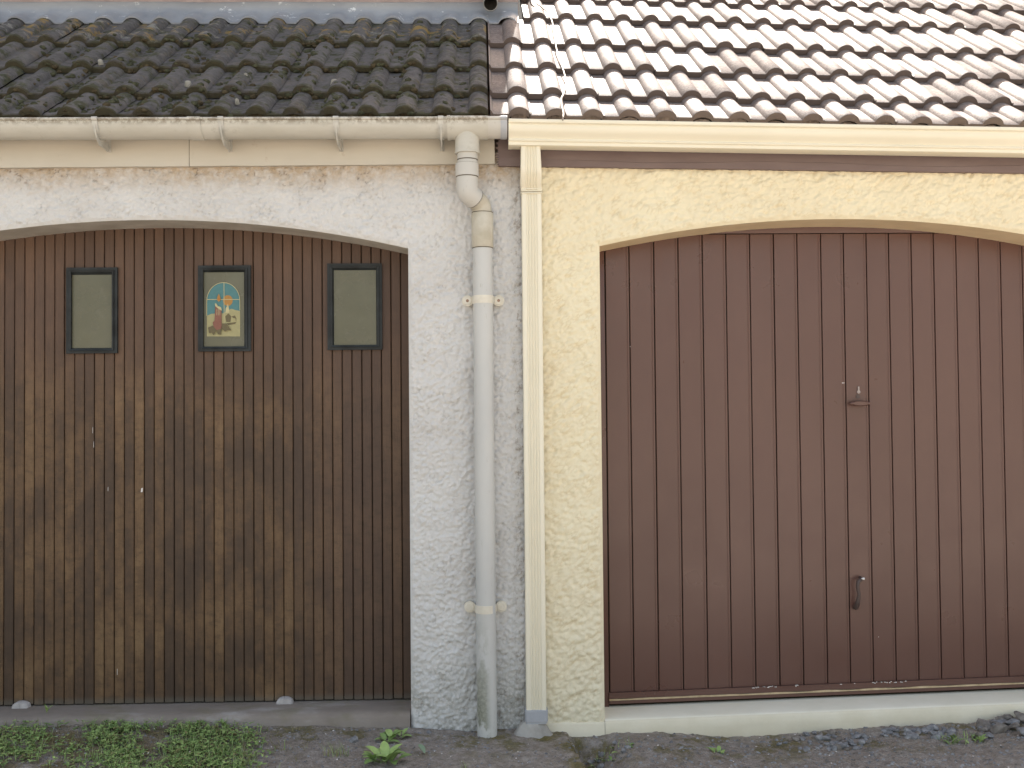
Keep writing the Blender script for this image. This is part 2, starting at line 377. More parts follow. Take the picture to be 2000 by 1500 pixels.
g = MB(); vs = [(x_, y_, gz_at(x_, y_)) for y_ in ys for x_ in xs]; nx = len(xs)
g.add(vs, [(j*nx+i, j*nx+i+1, (j+1)*nx+i+1, (j+1)*nx+i) for j in range(len(ys)-1) for i in range(nx-1)])
g.attr['mossy'] = [moss_at(v[0], v[1]) for v in vs]
ground = g.build('ground', M['ground'], all_smooth=True); tag(ground, kind='structure')
ln = MB(); lys = [-60, -20, -10, -6, -4, -2.9, -2.2, -1.75]; lxs = [-60, -20, -10, -6] + list(np.arange(-5, 5.1, .5)) + [6, 10, 20, 60]; nl_ = len(lxs)
ln.add([(a, b+(.05*noise.noise(Vector((a*2, 0, 0))) if b == -1.75 else 0), gz_at(a, b)+.012) for b in lys for a in lxs], [(j*nl_+i, j*nl_+i+1, (j+1)*nl_+i+1, (j+1)*nl_+i) for j in range(len(lys)-1) for i in range(nl_-1)])
tag(ln.build('lane', M['lane']), kind='structure')  # unseen pale lane, added to bounce sunlight into the facade and recesses

# ------------------------------------------------------------------ roughcast walls with an arched opening
def hwhite(x, z):
    p = Vector((x, z, 0)); wv = noise.noise_vector(p*22)*.013 + noise.noise_vector(p*60)*.004
    q = Vector((x+wv.x, (z+wv.y)*1.25, 0))
    d = noise.voronoi(q*41)[0]; e = d[1]-d[0]
    mask = smooth(-.08, .35, noise.fractal(p*9, 1, 2, 3)+.12)
    h = .0100*(1-min(1, d[0]*1.1)) + .0056*noise.fractal(p*80, 1, 2, 3) + .004*noise.noise(p*14)
    h -= .0035*(1-smooth(0, .16, e))*mask
    m2 = smooth(.0, .30, noise.noise(p*48+Vector((3, 9, 1))))
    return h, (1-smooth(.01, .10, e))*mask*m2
def hcream(x, z):
    a = R(-24); u = x*math.cos(a)-z*math.sin(a); v = x*math.sin(a)+z*math.cos(a)
    p = Vector((u, v, 4)); wv = noise.noise_vector(p*16)*.014
    q = Vector((u*.62+wv.x, v*1.15+wv.y, 2))
    d = noise.voronoi(q*50)[0]; e = d[1]-d[0]
    h = .0098*(1-min(1, d[0]*d[0]*1.1)) + .0050*noise.fractal(p*55, 1, 2, 3) + .005*noise.noise(p*13)
    return h, (1-smooth(.0, .16, e))*smooth(-.2, .3, noise.noise(p*20))
def wall(name, mat, rmat, parent, x0, x1, xa, xb, spring, arch, zb, zt, hf, xcoarse, step=.0048, depth=.2, soft=.010):
    def cols(a, b):
        out = []; x = a
        while x < b-1e-6:
            out.append(x); x += step if xcoarse(x) else .05
            if not xcoarse(out[-1]) and x > b: break
        return out
    pierL, mid, pierR = cols(x0, xa), cols(xa, xb), cols(xb, x1)+[x1]
    allx = pierL+mid+pierR; nl, nm = len(pierL), len(mid)
    n1 = int((spring-min(zb(x0), zb(x1)))/step); n2 = int((zt(.5*(xa+xb))-arch(.5*(xa+xb)))/step)+10
    mb = MB(); cav = []; up_i = {}; lo_i = {}
    def vert(x, z, ed):
        h, c = hf(x, z); k = smooth(0, soft*2.2, ed)
        yy = -(h*k + .002*k) + .004*(1-smooth(0, soft, ed))
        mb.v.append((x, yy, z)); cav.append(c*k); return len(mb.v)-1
    for i, x in enumerate(allx):
        opening = nl <= i <= nl+nm and xa-1e-6 <= x <= xb+1e-6
        zl = arch(x) if opening else spring
        edx = 0 if opening else min(abs(x-xa), abs(x-xb))
        up_i[i] = []
        for k in range(n2+1):
            z = zl+(zt(x)-zl)*k/n2
            ed = (z-zl) if opening else math.hypot(edx, 0) if z <= zl+.02 else max(edx, 0) + (z-zl)
            up_i[i].append(vert(x, z, ed))
        if i <= nl or i >= nl+nm:
            lo_i[i] = []
            for k in range(n1):
                z = zb(x)+(spring-zb(x))*k/n1
                lo_i[i].append(vert(x, z, min(abs(x-xa), abs(x-xb))))
            lo_i[i].append(up_i[i][0])
    for i in range(len(allx)-1):
        a, b = up_i[i], up_i[i+1]
        for k in range(n2): mb.f.append((a[k], b[k], b[k+1], a[k+1]))
        if i in lo_i and i+1 in lo_i and not (i == nl and nm):
            a, b = lo_i[i], lo_i[i+1]
            for k in range(n1): mb.f.append((a[k], b[k], b[k+1], a[k+1]))
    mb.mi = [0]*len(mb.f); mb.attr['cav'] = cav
    o = mb.build(name, mat, parent, all_smooth=True)
    # reveal (smooth render round the opening) and top/side returns
    rv = MB(); path = [(xa, zb(xa))]+[(x, arch(x)) for x in np.linspace(xa, xb, 60)]+[(xb, zb(xb))]
    n = len(path)
    wob = [.0015*noise.noise(Vector((p[0]*30, p[1]*30, 0))) for p in path]
    v = [(p[0], .0035, p[1]+wob[i]) for i, p in enumerate(path)]+[(p[0], depth+.06, p[1]) for p in path]
    rv.add(v, [(i, i+1, n+i+1, n+i) for i in range(n-1)])
    rv.build('reveal', rmat, parent, smooth_deg=30)
    return o

def arch3(p1, p2, p3):           # circle through three points -> upper arc as z(x)
    (ax, ay), (bx, by), (cx, cy) = p1, p2, p3
    d = 2*(ax*(by-cy)+bx*(cy-ay)+cx*(ay-by))
    ux = ((ax*ax+ay*ay)*(by-cy)+(bx*bx+by*by)*(cy-ay)+(cx*cx+cy*cy)*(ay-by))/d
    uy = ((ax*ax+ay*ay)*(cx-bx)+(bx*bx+by*by)*(ax-cx)+(cx*cx+cy*cy)*(bx-ax))/d
    r = math.hypot(ax-ux, ay-uy)
    return lambda x: uy+math.sqrt(max(0, r*r-(x-ux)**2))
def xz(px, py, Y=0.0):
    p = at(px, py, Y); return (p.x, p.z)
XM = X(1040, 900)                # line where the two garages meet
XL0 = X(-330, 900); XR1 = X(2420, 900)

white = thing('white_garage', 'white roughcast garage with a mossy tiled roof and worn wooden board door', 'garage', (X(400, 1416), .3, 0))
cream = thing('cream_garage', 'cream painted roughcast garage with sunlit tiles and a brown metal door', 'garage', (X(1640, 1416), .3, 0))

archL = arch3(xz(0, 450), xz(345, 431), xz(797, 486)); archL = arch3(xz(20, 446), xz(345, 430.5), xz(797, 486))
archL = arch3(xz(797, 485), xz(330, 429.5), xz(0, 450))
XLb = X(800, 940); XLa = 2*xz(303, 430)[0]-XLb
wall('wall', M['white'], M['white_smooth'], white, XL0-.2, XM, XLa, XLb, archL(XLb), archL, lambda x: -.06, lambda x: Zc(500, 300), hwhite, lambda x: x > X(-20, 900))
archR = arch3(xz(1171, 480.5), xz(1640, 427.5), xz(1995, 456.5))
XRa = X(1176, 935); XRb = 2*xz(1690, 428)[0]-XRa
spR = archR(XRa)
wall('wall', M['cream'], M['cream_reveal'], cream, XM, XR1, XRa, XRb, spR, lambda x: archR(x), lambda x: -.07, lambda x: Zc(1500, 300), hcream, lambda x: x < X(2040, 900))
# side and back walls, so each garage is a closed body behind its front
def shell(parent, x0, x1, z1, mat, yb=3.9):
    mb = MB(); t_ = .15
    mb.box((x0, .01, -.1), (x0+t_, yb, z1)); mb.box((x1-t_, .01, -.1), (x1, yb, z1)); mb.box((x0+t_, yb-t_, -.1), (x1-t_, yb, z1))
    mb.build('side_walls', mat, parent)
shell(white, XL0-.19, XM-.01, 2.45, M['white_smooth']); shell(cream, XM+.01, XR1-.01, 2.45, M['cream_reveal'])

# ------------------------------------------------------------------ wooden door
D = .2
bwL = (X(788.9, 1365, D)-X(7.8, 1365, D))/40; gl0 = X(785.2, 980, D)
x0b = gl0-bwL*44
zlo, zhi = Zc(400, 1370.5, D), archL(.5*(XLa+XLb))+.03
M['wood'] = wood(x0b, bwL, zlo, zhi-.03)
door = MB(); gap = .0036
for k in range(46):
    a, b = x0b+k*bwL+gap/2, x0b+(k+1)*bwL-gap/2
    if b < XLa: continue
    off = random.uniform(-.0012, .0012); e = .0025; zb_ = zlo+random.uniform(-.002, .002)
    prof = [(a, D+.012), (a, D+e+off), (a+e, D+off), (b-e, D+off), (b, D+e+off), (b, D+.012)]
    door.sweep([[(px_, py_, zb_) for px_, py_ in prof], [(px_, py_, zhi) for px_, py_ in prof]], 0, False)
    door.add([(px_, py_, zb_) for px_, py_ in prof], [tuple(range(6))])
door.box((XLa-.1, D+.011, zlo+.012), (XLb+.06, D+.04, zhi), 1)
for px_, py_, w_, h_ in [(277, 957, .009, .020), (181, 840, .0018, .03), (183, 868, .0018, .03), (211, 955, .002, .02), (229, 1312, .002, .03)]:
    p = at(px_, py_, D-.003); door.add([(p.x-w_/2, D-.003, p.z-h_/2), (p.x+w_/2*.8, D-.003, p.z-h_/2*.8), (p.x+w_/2, D-.003, p.z+h_/2), (p.x-w_/2*.6, D-.003, p.z+h_/2*.7)], [(0, 1, 2, 3)], 2)
dleft = door.build('door', [M['wood'], M['groove'], M['fleck']], white, smooth_deg=40)
dleft['label'] = 'worn brown stained door of narrow vertical boards'
def pframe(mb, x0, x1, z0, z1, w_, yf, yb, mi=0, slope=0.0):   # mitred picture frame, optionally sloping inwards
    o = [(x0, z0), (x1, z0), (x1, z1), (x0, z1)]; i = [(x0+w_, z0+w_), (x1-w_, z0+w_), (x1-w_, z1-w_), (x0+w_, z1-w_)]
    v = [(a, yb, b) for a, b in o]+[(a, yf, b) for a, b in o]+[(a, yf+slope, b) for a, b in i]+[(a, yb, b) for a, b in i]
    mb.add(v, [f for k in range(4) for f in ((k, (k+1) % 4, 4+(k+1) % 4, 4+k), (4+k, 4+(k+1) % 4, 8+(k+1) % 4, 8+k), (8+k, 8+(k+1) % 4, 12+(k+1) % 4, 12+k))], mi)
wins = [((128, 228, 522, 690), (139, 221.5, 537, 680)), ((386, 489, 518, 686), (398.5, 477.5, 532, 677)), ((639, 746, 514, 683), (652.5, 735, 528, 674))]
panes = []
for (fa, fb, ft, fbm), (pa, pb, pt, pbm) in wins:
    cxm, czm = (fa+fb)/2, (ft+fbm)/2
    x0, x1, z1, z0 = X(fa, czm, D-.02), X(fb, czm, D-.02), Zc(cxm, ft, D-.02), Zc(cxm, fbm, D-.02)
    mb = MB(); pframe(mb, x0, x1, z0, z1, .016, D-.015, D+.005, 0, 0.0)
    pframe(mb, x0+.0135, x1-.0135, z0+.012, z1-.012, .009, D-.022, D+.005, 0, .004)
    px0, px1, pz1, pz0 = X(pa, czm, D), X(pb, czm, D), Zc(cxm, pt, D), Zc(cxm, pbm, D)
    lip = [(x0+.020, z0+.018), (x1-.020, z0+.018), (x1-.020, z1-.018), (x0+.020, z1-.018)]; inn = [(px0, pz0), (px1, pz0), (px1, pz1), (px0, pz1)]
    mb.add([(a, D-.017, b) for a, b in lip]+[(a, D-.006, b) for a, b in inn]+[(a, D+.004, b) for a, b in inn],
           [f for k in range(4) for f in ((k, (k+1) % 4, 4+(k+1) % 4, 4+k), (4+k, 4+(k+1) % 4, 8+(k+1) % 4, 8+k))])
    mb.build('window_frame', M['win_frame'], dleft)
    pn = MB(); pn.box((px0-.004, D-.0042, pz0-.004), (px1+.004, D+.004, pz1+.004)); pn.build('window_pane', M['pane'], dleft)
    panes.append((px0, px1, pz0, pz1))
for px_ in (41, 556):            # pale rounded feet at the bottom of the door
    p = at(px_, 1368, D-.02); mb = MB(); w_ = .036; pr = []
    for k in range(13):
        q = math.pi*k/12; pr.append((math.cos(q), math.sin(q)**.7))
    for sx in (-1, 1):
        cx_ = p.x+sx*.0005
        hp = [c for c in pr if c[0]*sx >= -1e-6]+[(0, 0)]
        ring = lambda yy, s_: [(cx_+c[0]*w_*s_, yy, zlo-.011+c[1]*.030*s_) for c in hp]
        mb.sweep([ring(D-.002, 1), ring(D-.030, 1), ring(D-.036, .86)], 0, True)
    mb.build('door_foot', M['pale'], dleft, smooth_deg=40)
# concrete sill of the wooden door
sl = MB(); zbk, zfr = Zc(400, 1375.5, D-.015), Zc(400, 1400, -.0)
nsx = 60; sv = []
for k in range(nsx+1):
    x_ = XLa+.003+(XLb-.006-XLa)*k/nsx; j = .004*noise.fractal(Vector((x_*6, 0, 3)), 1, 2, 3)
    sv += [(x_, D+.12, zbk+.001), (x_, D-.03, zbk), (x_, .03, zfr+.008+j*.5), (x_, .0+j, zfr+j), (x_, -.012+j, zfr-.012+j), (x_, -.02, -.12)]
sl.add(sv, [(k*6+i, (k+1)*6+i, (k+1)*6+i+1, k*6+i+1) for k in range(nsx) for i in range(5)])
sl.build('sill', M['sill'], white, all_smooth=True)

# window sticker: candle in an arched window over snow
px0, px1, pz0, pz1 = panes[1]
def SP(px_, py_): p = at(px_, py_, D-.005); return (p.x, p.z)
def stm(name, c): return pm(name, tuple(k*.9 for k in c), c, 60, .5, .4)
SM = [stm('sticker_blue', (.075, .20, .21)), stm('sticker_snow', (.37, .335, .17)), stm('sticker_gold', (.40, .20, .045)), stm('sticker_red', (.23, .095, .065)), stm('sticker_brown', (.13, .105, .05)), stm('sticker_line', (.52, .46, .25)), stm('sticker_flame', (.42, .15, .03))]
st = MB(); layer = [0]
def poly(pts, mi):
    layer[0] += 1; yy = D-.0046-.00018*layer[0]; pts = [SP(*p) for p in pts]
    st.add([(a, yy, b) for a, b in pts], [tuple(range(len(pts)))], mi)
archp = [(436.5+32.5*math.cos(math.pi*k/16), 588-36*math.sin(math.pi*k/16)) for k in range(17)]
poly([(404, 657)]+[(469, 657)]+archp, 0)
poly([(404, 657), (469, 657), (469, 607), (461, 606), (452, 603), (446, 606), (436, 612), (424, 612), (412, 613), (404, 617)], 1)
poly([(445+9.5*math.cos(2*math.pi*k/20), 587+10.5*math.sin(2*math.pi*k/20)) for k in range(20)], 2)
poly([(440, 611), (448, 611), (447, 601), (445, 593), (443, 599), (441, 602)], 5)
for a in (((440, 618), (446, 612), (452, 618), (450, 629), (442, 629)), ((452, 618), (459, 616), (462, 622), (461, 629), (460, 622), (455, 621)), ((443, 631), (462, 629), (459, 633), (446, 635))): poly(a, 4)
lw = .55
def line(p, q, mi=5, w_=.6):
    dx, dy = q[0]-p[0], q[1]-p[1]; L = math.hypot(dx, dy); nx_, ny_ = -dy/L*w_, dx/L*w_
    poly([(p[0]+nx_, p[1]+ny_), (q[0]+nx_, q[1]+ny_), (q[0]-nx_, q[1]-ny_), (p[0]-nx_, p[1]-ny_)], mi)
line((437.5, 552.5), (438, 632)); line((404.5, 585), (469, 585))
ap = [(404, 617), (404, 588)]+archp[::-1]+[(469, 606)]
for a, b in zip(ap, ap[1:]):
    if abs(a[0]-b[0])+abs(a[1]-b[1]) > .1: line(a, b, 5, .55)
poly([(421, 594), (433, 604), (433.5, 640), (418, 642), (420, 620)], 3)
poly([(420, 593), (423, 593), (426, 598), (432, 600), (434, 607), (428, 604), (421, 598)], 5)
for xx in (424, 427, 430): line((xx, 604), (xx, 616), 5, .35)
poly([(428, 574), (431, 581), (431.5, 586), (428, 590), (424.5, 586), (425, 580)], 2); poly([(428, 579), (429.8, 585), (428, 588), (426.3, 585)], 6)
poly([(416, 630), (425, 622), (434, 634), (432, 647), (420, 646)], 3)
for a in (((407, 640), (416, 636), (424, 645), (418, 655), (414, 650), (409, 651)), ((424, 645), (433, 642), (432, 654), (426, 653)), ((434, 632), (443, 632), (453, 646), (445, 645), (440, 648), (434, 642))): poly(a, 4)
stick = st.build('window_sticker', SM)
tag(stick, 'arched candle and snow scene sticker on the middle pane of the wooden door', 'sticker')

# ------------------------------------------------------------------ brown metal door
top = [1181, 1228, 1275.7, 1323, 1370.5, 1417, 1463.7, 1510, 1555.7, 1602, 1646, 1690, 1734, 1777.4, 1820.6, 1864.4, 1908, 1951.4, 1994]
bot = [1191, 1238.4, 1287.9, 1336, 1383.7, 1430, 1477, 1524.4, 1570.8, 1617.6, 1662.8, 1708.4, 1752.5, 1797.4, 1841.9, 1886, 1930, 1973.4, 2016]
gxs = [X((a+b)/2, 905, D) for a, b in zip(top, bot)]
wr = gxs[-1]-gxs[-2]; gxs += [gxs[-1]+wr, gxs[-1]+2*wr, gxs[-1]+3*wr]
pb0, pb1 = at(1190, 1352, D), at(2000, 1319, D); sb = (pb1.z-pb0.z)/(pb1.x-pb0.x)
zbot = lambda x_: pb0.z+sb*(x_-pb0.x)
ztopd = Zc(1660, 456.5, D-.004)
rd = MB(); dg = .004; xr_end = XRb+.05
for k in range(len(gxs)-1):
    a, b = gxs[k]+dg*.5, gxs[k+1]-dg*.5
    if a > xr_end: break
    off = random.uniform(-.0010, .0010)
    prof = [(a, D+.010), (a+.0005, D+off+.001), (a+.002, D+off), (b-.013, D+off+.0004), (b-.0115, D+off+.0016), (b-.009, D+off+.0016), (b-.0075, D+off), (b-.002, D+off), (b-.0005, D+off+.001), (b, D+.010)]
    rd.sweep([[(u, v, zbot(u)) for u, v in prof], [(u, v, ztopd) for u, v in prof]], 0, False)
rd.box((XRa-.05, D+.0095, -.02), (xr_end, D+.03, ztopd+.09), 1)
for px_, py_, w_ in [(1647, 748, .012), (1231, 677, .003), (1716, 1244, .003)]:
    p = at(px_, py_, D-.0025); rd.add([(p.x-w_/2, D-.0025, p.z-.0018), (p.x+w_/2, D-.0025, p.z-.001), (p.x+w_/2, D-.0025, p.z+.0015), (p.x-w_/2, D-.0025, p.z+.0018)], [(0, 1, 2, 3)], 2)
dright = rd.build('door', [M['door_brown'], M['groove'], M['fleck']], cream, smooth_deg=25)
dright['label'] = 'plain brown metal door with wide vertical ribs'
fr = MB(); zb0 = Zc(1183, 1375, D)
fr.box((XRa-.03, D-.006, zb0-.03), (gxs[0]-.004, D+.02, ztopd+.1), 0, .002)
fr.box((gxs[0]-.003, D-.001, ztopd+.004), (xr_end, D+.02, ztopd+.08), 0, .002)
fr.build('door_frame', M['door_brown'], dright, smooth_deg=40)
def slab(mb, xa, xb, zt0, h, y0, y1, mi=0, n=24, jit=0.0):    # a long strip following the slope of the threshold
    rings = []
    for k in range(n+1):
        x_ = xa+(xb-xa)*k/n; dz = sb*(x_-pb0.x); j = jit*noise.noise(Vector((x_*9, 2, 1)))
        rings.append([(x_, y0, zt0+dz-h), (x_, y0, zt0+dz+j), (x_, y1, zt0+dz+j), (x_, y1, zt0+dz-h)])
    mb.sweep(rings, mi, True)
px2m = 4.68/F
ra = MB(); slab(ra, gxs[0]-.004, xr_end, pb0.z-.001, 11*px2m, D-.012, D+.03, 0); slab(ra, gxs[0]-.004, xr_end, pb0.z-.001-11.5*px2m, 3*px2m, D-.016, D+.03, 1, 60, .0035); slab(ra, gxs[0]-.004, xr_end, pb0.z-.001-15*px2m, 6*px2m, D-.014, D+.03, 0, 60, .002)
for k in range(34):
    px_ = random.choice([random.uniform(1468, 1560), random.uniform(1640, 1680), random.uniform(1705, 1775)]); 
    xq = X(px_, 1340, D-.013); zq = zbot(xq)-random.uniform(0.0, .006); w_ = random.uniform(.002, .006)
    ra.add([(xq-w_, D-.0135, zq), (xq+w_, D-.0135, zq-.001), (xq+w_*.6, D-.0135, zq+.003), (xq-w_*.7, D-.0135, zq+.0025)], [(0, 1, 2, 3)], 2)
ra.build('bottom_rail', [M['door_brown'], M['seal_tan'], M['fleck']], dright)
# locking handle, key plate and pull
p = at(1678, 788, D-.02); hd = MB()
n = 20; ell = lambda yy, s_: [(p.x+math.cos(2*math.pi*k/n)*.046*s_, yy, p.z+math.sin(2*math.pi*k/n)*.0125*(s_ if s_ > .9 else s_*.9)) for k in range(n)]
hd.tube([(p.x, D, p.z), (p.x, D-.03, p.z)], .013, 14)
hd.sweep([ell(D-.022, .8), ell(D-.026, 1), ell(D-.036, 1), ell(D-.041, .8)], 0, True); hd.build('handle', M['door_brown'], dright, smooth_deg=40)
p = at(1677, 762, D-.004); kp = MB()
kp.tube([(p.x, D-.004, p.z+.016), (p.x, D-.004, p.z-.004)], .004, 8); kp.tube([(p.x, D, p.z-.008), (p.x, D-.006, p.z-.008)], .0075, 12)
kp.build('keyhole_plate', M['chrome'], dright, smooth_deg=40)
ks = MB(); p2 = at(1676, 774, D-.004); ks.tube([(p2.x, D, p2.z), (p2.x, D-.004, p2.z)], .009, 14); ks.build('lock_cover', M['door_dark'], dright, smooth_deg=40)
pl = MB(); a = at(1678, 1131, D-.03); b = at(1677, 1188, D-.02)
pl.tube([(a.x+.016, D-.0, a.z+.004), (a.x+.014, D-.030, a.z+.002), (a.x-.006, D-.036, a.z-.010), (a.x-.010, D-.036, a.z-.035), (a.x-.004, D-.036, a.z-.065), (b.x-.008, D-.034, b.z+.030), (b.x-.012, D-.022, b.z+.006), (b.x-.010, D-.004, b.z)], [.006, .008, .009, .008, .0075, .010, .013, .010], 10)
pl.build('pull_handle', M['door_dark'], dright, smooth_deg=60)
ph = MB(); ph.tube([(a.x+.006, D-.043, a.z+.004), (a.x+.018, D-.040, a.z+.003)], [.0025, .006], 10); ph.build('handle_tip', M['fleck'], dright, smooth_deg=50)  # pale piece standing in for the white highlight on the pull

# threshold of the brown door
th = MB(); rings = []
for k in range(121):
    x_ = XRa+.0+(XRb-XRa)*k/120; dz = sb*(x_-pb0.x)
    zbk = Zc(1183, 1381, D-.01)+dz; zf = Zc(1183, 1409, -.012)+dz; j = .003*noise.fractal(Vector((x_*8, 5, 3)), 1, 2, 3)
    rings.append([(x_, D+.1, zbk), (x_, D-.01, zbk), (x_, .012, zf+.006), (x_, -.004+j*.3, zf+.001), (x_, -.013, zf-.008), (x_, -.014+j, zf-.04), (x_, -.016+j*2, -.15), (x_, D+.1, -.15)])
o = len(th.v); n = 8
for k in range(120):
    for i in range(7): th.mi.append(0 if i < 3 else 1); th.f.append((k*n+i, (k+1)*n+i, (k+1)*n+i+1, k*n+i+1))
th.v = [q for r in rings for q in r]
th.build('threshold', [M['cream_sill'], M['cream_smooth']], cream, all_smooth=True)
# smooth plinth strip at the foot of the cream pier
plb = MB(); rr = []
for k in range(30):
    x_ = X(1064, 1418)+(XRa-.002-X(1064, 1418))*k/29; j = .004*noise.noise(Vector((x_*20, 1, 1)))
    zt_ = Zc(1120, 1412, -.01)+j
    rr.append([(x_, .02, zt_), (x_, -.010, zt_+.002), (x_, -.0145, zt_-.006), (x_, -.016+j*.3, -.12)])
plb.sweep(rr, 0, False); plb.build('plinth', M['cream_smooth'], cream, all_smooth=True)

# ------------------------------------------------------------------ roofs
PIT = R(34.5); RP = .1545; TW = 2*RP; TH = .028
ROWS = [0, .280, .665, 1.094, 1.606] + [1.606+.45*k for k in range(1, 8)]
G = .42
YE = -.095
sdir = Vector((0, math.cos(PIT), math.sin(PIT))); ndir = Vector((0, -math.sin(PIT), math.cos(PIT)))
eR0, eR1 = at(1100, 240, YE), at(1985, 259.5, YE); slR = (eR1.z-eR0.z)/(eR1.x-eR0.x)
eL0 = at(935, 226, YE)
def eaveR(x_): return eR0.z+slR*(x_-eR0.x)
XJ = X(955, 225, YE)
def eaveL(x_): return eaveR(XJ)
dlist = [-.0772, -.062, -.050, -.0445, -.0425, -.039, -.033, -.024, -.012, 0, .012, .024, .033, .039, .0425, .0445, .050, .062]
def prof(d):
    a = abs(d)
    return .0305*max(0, 1-(a/.0435)**2)**.62 + (.0015*(1-smooth(.043, .055, a)))
def roof(name, mat, parent, roll0, xmin, xmax, rows, eave, mossy, first_mat=None):
    mb = MB(); tone = []; front = []; lich = []
    k0 = math.floor((xmin-roll0)/TW)-1; k1 = math.ceil((xmax-roll0)/TW)+1
    SD = [0, .004, .03, .08, .13, .18, .23, .28, .33, .38, .43] if mossy else [0, .003, .15, .30, .43]
    for r_ in range(rows):
        for k in range(k0, k1):
            xs_ = []                                  # tile spans from just right of one joint to the next
            st_ = roll0+k*TW+.047
            for q in range(2):
                cx_ = roll0+k*TW+RP*(q+1)
                for d in dlist: xs_.append((cx_+d, d))
            xs_ = [(a, d) for a, d in xs_ if st_+.001 < a < st_+TW-.001]
            xs_ = [(st_+.0008, -.107+0)] + xs_ + [(st_+TW+.0045, .0515)]
            xs_ = [(a, d) for a, d in xs_ if (xmin if mossy or r_ < 4 else XHR+.004)-1e-6 <= a <= xmax+1e-6]
            if len(xs_) < 2: continue
            tn = random.random(); lift = random.uniform(-.0015, .003); ds = random.uniform(-.006, .006); rot = random.uniform(-.010, .010)
            cxm = st_+TW/2; base = len(mb.v); nc = len(xs_); chip = random.random() < .75
            gp_ = ROWS[r_+1]-ROWS[r_]; lim = (1.70-ROWS[r_]) if (mossy and r_ == rows-1) else gp_+.08
            def P(x_, s_, n_):
                s2 = ROWS[r_]+min(s_*gp_/.36, lim)+ds+rot*(x_-cxm)
                return Vector((x_, YE, eave(x_))) + sdir*s2 + ndir*(n_+lift)
            for si, s_ in enumerate(SD):
                for a, d in xs_:
                    h = prof(d) + TH + .004 - s_*TH/.36*.98
                    if a > st_+TW-.004+.002: h += .0035
                    s3 = s_
                    if si < 2 and mossy:
                        s3 += .010*abs(noise.noise(Vector((a*30, r_*3.1, 0))))
                    if si < 2 and not mossy:
                        s3 += .002*noise.noise(Vector((a*50, r_*3.1, k)))
                        if chip and .028 < d < .05 and abs(a-(st_+TW)) < .03: s3 += random.uniform(.0, .014)
                    if mossy: h += .0045*noise.fractal(Vector((a*22, (ROWS[r_]+s_)*22, 1.5)), 1, 2, 4) - (.004 if si == 0 else 0)
                    elif si == 0: h -= .002
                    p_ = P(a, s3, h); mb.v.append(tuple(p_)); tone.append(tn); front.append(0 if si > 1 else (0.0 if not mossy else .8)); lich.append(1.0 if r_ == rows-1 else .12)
            ns = len(SD)
            for si in range(ns-1):
                for i in range(nc-1): mb.f.append((base+si*nc+i, base+si*nc+i+1, base+(si+1)*nc+i+1, base+(si+1)*nc+i))
            # front edge and underside
            b2 = len(mb.v)
            for lev in range(3):
                for i, (a, d) in enumerate(xs_):
                    hh = prof(d)*(1 if lev == 0 else .74) + TH + .002 - (0 if lev == 0 else (.0225 if r_ else .019)+.002)
                    if lev == 0: mb.v.append(tuple(Vector(mb.v[base+i])+ndir*-.0004))
                    else: mb.v.append(tuple(P(a, .002 if lev == 1 else .09, hh)))
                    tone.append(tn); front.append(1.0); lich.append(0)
            for lev in range(2):
                for i in range(nc-1): mb.f.append((b2+(lev+1)*nc+i, b2+(lev+1)*nc+i+1, b2+lev*nc+i+1, b2+lev*nc+i))
    mb.mi = [0]*len(mb.f); mb.attr = {'tone': tone, 'front': front, 'lichen': lich}
    return mb.build(name, mat, parent, smooth_deg=50)
rollL = X(935, 222, YE); rollR = X(1014, 222, YE)
XHR = X(1014, 45, 1.2)           # right-hand corner of the house behind
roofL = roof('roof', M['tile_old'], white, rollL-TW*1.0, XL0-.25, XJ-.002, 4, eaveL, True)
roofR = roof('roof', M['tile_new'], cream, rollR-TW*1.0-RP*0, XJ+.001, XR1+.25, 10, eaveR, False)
# boarding under the tiles closes the roofs
def decking(parent, xa, xb, rows, eave, back=True):
    mb = MB(); L = rows
    def q(x_, s_, n_): return Vector((x_, YE, eave(x_)))+sdir*s_+ndir*n_
    v = [q(x_, s_, n_) for x_ in (xa, xb) for s_, n_ in ((.09, -.004), (L, -.004), (L, -.04), (.09, -.04))]
    mb.add(v, [(0, 4, 5, 1), (1, 5, 6, 2), (2, 6, 7, 3), (3, 7, 4, 0), (0, 1, 2, 3), (7, 6, 5, 4)])
    if back:
        a, b = q(xa, L+.02, .0), q(xb, L+.02, .0); dy = 3.95-a.y
        mb.add([a, b, b+Vector((0, dy, -dy*.7)), a+Vector((0, dy, -dy*.7)), a+Vector((0, 0, -.05)), b+Vector((0, 0, -.05)), b+Vector((0, dy, -dy*.7-.05)), a+Vector((0, dy, -dy*.7-.05))], [(0, 1, 2, 3), (7, 6, 5, 4), (0, 4, 5, 1), (1, 5, 6, 2), (2, 6, 7, 3), (3, 7, 4, 0)])
    mb.build('roof_deck', M['dark'], parent)
decking(white, XL0-.2, XJ-.003, 1.68, eaveL, False); decking(cream, XJ+.003, XR1+.2, ROWS[10], eaveR)
